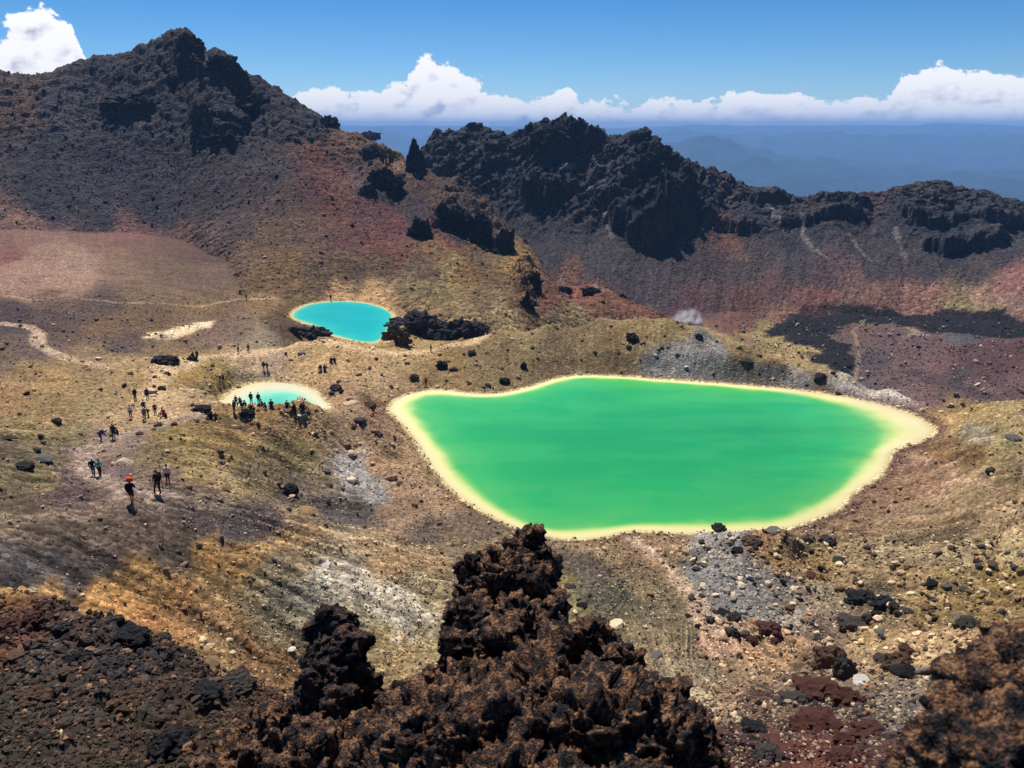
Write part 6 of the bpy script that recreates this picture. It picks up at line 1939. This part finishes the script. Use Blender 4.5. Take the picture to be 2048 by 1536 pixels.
person(202, 884, 'bend', -60, 'hiker with a blue pack bending beside the path', 'blue', 'black', ('hair', 'hair'), 'blue', False, G1)
person(228, 877, 'stand', 190, 'dark-clothed hiker standing left of the stony rest place', 'dark', 'navy', ('hair', 'hair'), 'dark', False, G1, 1.02)
person(236, 869, 'sit', 120, 'dark-clothed person sitting behind the standing dark hiker', 'green', 'dark', ('hair', 'hair'), None, False, G1)
person(262, 836, 'stand', 180, 'hiker in light blue shirt, farthest left by the stony rest place', 'light', 'jeans', ('hair', 'hair'), None, False, G2)
person(290, 841, 'stand', 175, 'hiker in grey with light trousers, front of the rest place', 'grey', 'khaki', ('cap', 'white'), None, False, G2)
person(289, 825, 'stand', 10, 'hiker with a maroon pack walking away behind the rest place', 'maroon', 'dark', ('hair', 'hair'), 'maroon', False, G2)
person(298, 834, 'bend', 100, 'hiker bending down right of the one in grey', 'dark', 'dark', ('hair', 'hair'), None, False, G2)
person(311, 829, 'stand', 200, 'hiker in black standing left of the red jacket', 'black', 'dark', ('hair', 'hair'), None, False, G2, .9)
person(328, 831, 'sit', 150, 'person in a bright red jacket sitting among the stones', 'red', 'navy', ('hair', 'hair'), None, False, G2, 1.2)
person(333, 836, 'sit', 110, 'person in navy sitting right of the red jacket', 'navy', 'dark', ('hair', 'hair'), None, False, G2)
person(271, 801, 'stand', 170, 'hiker in black standing at the top left of the ridge crowd', 'black', 'dark', ('hair', 'hair'), 'dark', False, G2, 1.03)
person(295, 799, 'stand', 200, 'hiker in dark blue by the dark boulder and leaning slab', 'navy', 'black', ('hair', 'hair'), 'blue', False, G2)
person(395, 719, 'stand', 0, 'hiker standing alone on the crest beside the low black rock', 'black', 'dark', ('hair', 'hair'), None, False, G4, 1.0)
person(387, 717, 'sit', 60, 'person sitting on the low black rock on the crest', 'dark', 'dark', ('hair', 'hair'), None, False, G4, 1.0, .4)
person(528, 741, 'walk', 170, 'left hiker of the upright pair above the small lake', 'dark', 'grey', ('hair', 'hair'), 'dark', False, G4, 1.02)
person(535, 742, 'walk', 160, 'right hiker of the upright pair above the small lake', 'black', 'brown', ('hair', 'hair'), None, False, G4)
person(440, 764, 'bend', 100, 'hiker in navy stooping at upper left of the small lake', 'navy', 'dark', ('hair', 'hair'), None, False, G4, 1.05)
person(447, 758, 'sit', 140, 'person in maroon sitting beside the stooping hiker', 'maroon', 'dark', ('hair', 'hair'), None, False, G4, 1.1)
person(641, 741, 'sit', 170, 'left one of the couple sitting on the tan saddle', 'black', 'light', ('hair', 'hair'), 'black', False, G4, 1.25)
person(650, 741, 'sit', 190, 'right one of the couple sitting on the tan saddle', 'dark', 'dark', ('hair', 'hair'), None, False, G4, 1.25)
person(663, 724, 'sit', 180, 'left one of the two people sitting higher on the tan saddle', 'black', 'dark', ('hair', 'hair'), None, False, G4, 1.1)
person(669, 724, 'sit', 200, 'right one of the two people sitting higher on the tan saddle', 'navy', 'dark', ('hair', 'hair'), None, False, G4, 1.1)
person(852, 772, 'stand', 30, 'hiker standing alone at the back of the green lake\'s left bay', 'brown', 'dark', ('hair', 'hair'), None, False, G4, 1.0)
person(862, 704, 'stand', 60, 'hiker in grey standing under the path below the rugged outcrop', 'grey', 'dark', ('hair', 'hair'), None, False, G4, .95)
person(497, 704, 'stand', 20, 'hiker walking the path between the two blue lakes', 'dark', 'dark', ('hair', 'hair'), None, False, G4, .9)
person(477, 706, 'stand', 60, 'second hiker on the path, left of the one between the blue lakes', 'brown', 'dark', ('hair', 'hair'), None, False, G4, .8)
person(662, 602, 'stand', 0, 'tiny hiker at the far shore of the blue lake', 'black', 'dark', ('hair', 'hair'), None, False, None, 1.2)
person(493, 600, 'stand', 0, 'tiny hiker on the trail left of the blue lake', 'dark', 'dark', ('hair', 'hair'), None, False, None, 1.0)
# the crowd above the small lake, left to right
person(421, 840, 'sit', 160, 'person in navy sitting leftmost below the small lake', 'navy', 'dark', ('hair', 'hair'), None, False, G3, 1.2)
person(426, 842, 'bend', 120, 'person in dark blue crouching beside the leftmost sitting one', 'navy', 'black', ('hair', 'hair'), 'dark', False, G3, .9)
person(432, 838, 'sit', 200, 'person in black sitting right of the crouching one below the lake', 'black', 'dark', ('hair', 'hair'), None, False, G3)
person(469, 825, 'stand', 150, 'hiker in blue-grey standing at the left end of the lakeside crowd', 'jeans', 'black', ('hair', 'hair'), 'dark', False, G3)
person(473, 812, 'stand', 10, 'hiker with a maroon top behind the blue-grey one at the lake', 'maroon', 'dark', ('hair', 'hair'), None, False, G3, .95)
person(481, 812, 'stand', 180, 'hiker in black behind the bending one at the lake', 'black', 'dark', ('hair', 'hair'), None, False, G3, .95)
person(485, 820, 'bend', 150, 'hiker in blue bending over the dark boulder at the lake', 'blue', 'navy', ('hair', 'hair'), 'navy', False, G3, 1.05)
person(490, 818, 'bend', 200, 'hiker with grey pack bending right of the blue one', 'grey', 'dark', ('hair', 'hair'), 'grey', False, G3, .95)
person(503, 808, 'stand', 0, 'upright hiker in maroon and black, left of the two against the water', 'maroon', 'black', ('hair', 'hair'), 'black', False, G3)
person(518, 809, 'stand', 0, 'upright hiker in black, right of the two against the water', 'black', 'dark', ('cap', 'black'), 'dark', False, G3)
person(501, 822, 'sit', 150, 'person sitting in front of the upright maroon hiker', 'dark', 'grey', ('hair', 'hair'), None, False, G3, 1.1)
person(507, 824, 'sit', 190, 'person in maroon sitting beside the dark boulder\'s right', 'maroon', 'dark', ('hair', 'hair'), None, False, G3)
person(525, 813, 'sit', 120, 'person in dark green sitting right of the upright black hiker', 'green', 'dark', ('hair', 'hair'), None, False, G3, 1.15)
person(532, 819, 'sit', 100, 'person in navy with light legs sitting lowest in the crowd\'s middle', 'navy', 'pink', ('hair', 'hair'), None, False, G3, 1.1)
person(543, 815, 'sit', 20, 'person in dark green sitting alone against the water', 'green', 'dark', ('hair', 'hair'), 'green', False, G3, 1.25)
person(574, 815, 'sit', 0, 'person sitting behind the left pinkish block', 'navy', 'dark', ('hair', 'hair'), None, False, G3, 1.1)
person(590, 822, 'sit', 90, 'left one of the resting pair, leaning towards the other', 'black', 'dark', ('hair', 'hair'), None, False, G3, 1.45)
person(606, 822, 'sit', 250, 'right one of the resting pair by the pinkish block', 'dark', 'green', ('hair', 'hair'), 'dark', False, G3, 1.45)

# thin marker pole by the path
x, y, z, zc = at(325, 975, 20)
bm = bmesh.new()
add_tube(bm, [(0, 0, -.1), (0, 0, 2.3)], [.025, .02], 8)
me = bpy.data.meshes.new('marker_pole'); bm.to_mesh(me); bm.free()
o = link('marker_pole', me, mat_cloth); o.location = (x, y, z + CZ); o.color = (.06, .05, .05, 1)
tag(o, 'thin dark marker pole standing behind the hikers in black and pale pink', 'pole')

# steam from a vent behind the rounded ridge
x, y, z, zc = at(1380, 652, 170)
bm = bmesh.new()
bmesh.ops.create_icosphere(bm, subdivisions=3, radius=1.0)
for v_ in bm.verts:
    v_.co = Vector((v_.co.x * 9.0, v_.co.y * 4.5, v_.co.z * 7.0 + 3.0))
me = bpy.data.meshes.new('steam'); bm.to_mesh(me); bm.free()
sm = bpy.data.materials.new('vapour'); sm.use_nodes = True
nt = sm.node_tree; nt.nodes.clear()
so = nd(nt, 'ShaderNodeOutputMaterial'); pv = nd(nt, 'ShaderNodeVolumePrincipled', Anisotropy=0.3)
pv.inputs['Color'].default_value = (.95, .96, 1, 1)
gm = nd(nt, 'ShaderNodeTexCoord'); ns = nd(nt, 'ShaderNodeTexNoise', Scale=0.35, Detail=4.0)
lk(nt, gm.outputs['Object'], ns.inputs['Vector'])
ln_ = nd(nt, 'ShaderNodeVectorMath', operation='LENGTH')
sc2 = nd(nt, 'ShaderNodeVectorMath', operation='MULTIPLY'); sc2.inputs[1].default_value = (1 / 9.0, 1 / 4.5, 1 / 9.0)
lk(nt, gm.outputs['Object'], sc2.inputs[0]); lk(nt, sc2.outputs[0], ln_.inputs[0])
fall = mathn(nt, 'SUBTRACT', 1.0, ln_.outputs['Value'], clamp=True)
dd = mathn(nt, 'MULTIPLY', mathn(nt, 'MAXIMUM', mathn(nt, 'MULTIPLY_ADD', ns.outputs[0], 4.0, -1.6), 0.0), mathn(nt, 'MULTIPLY', fall, 1.5))
lk(nt, dd, pv.inputs['Density']); lk(nt, pv.outputs[0], so.inputs['Volume'])
o = link('steam', me, sm); o.location = (x, y + 6, z + CZ - 1.0)
tag(o, kind='stuff')
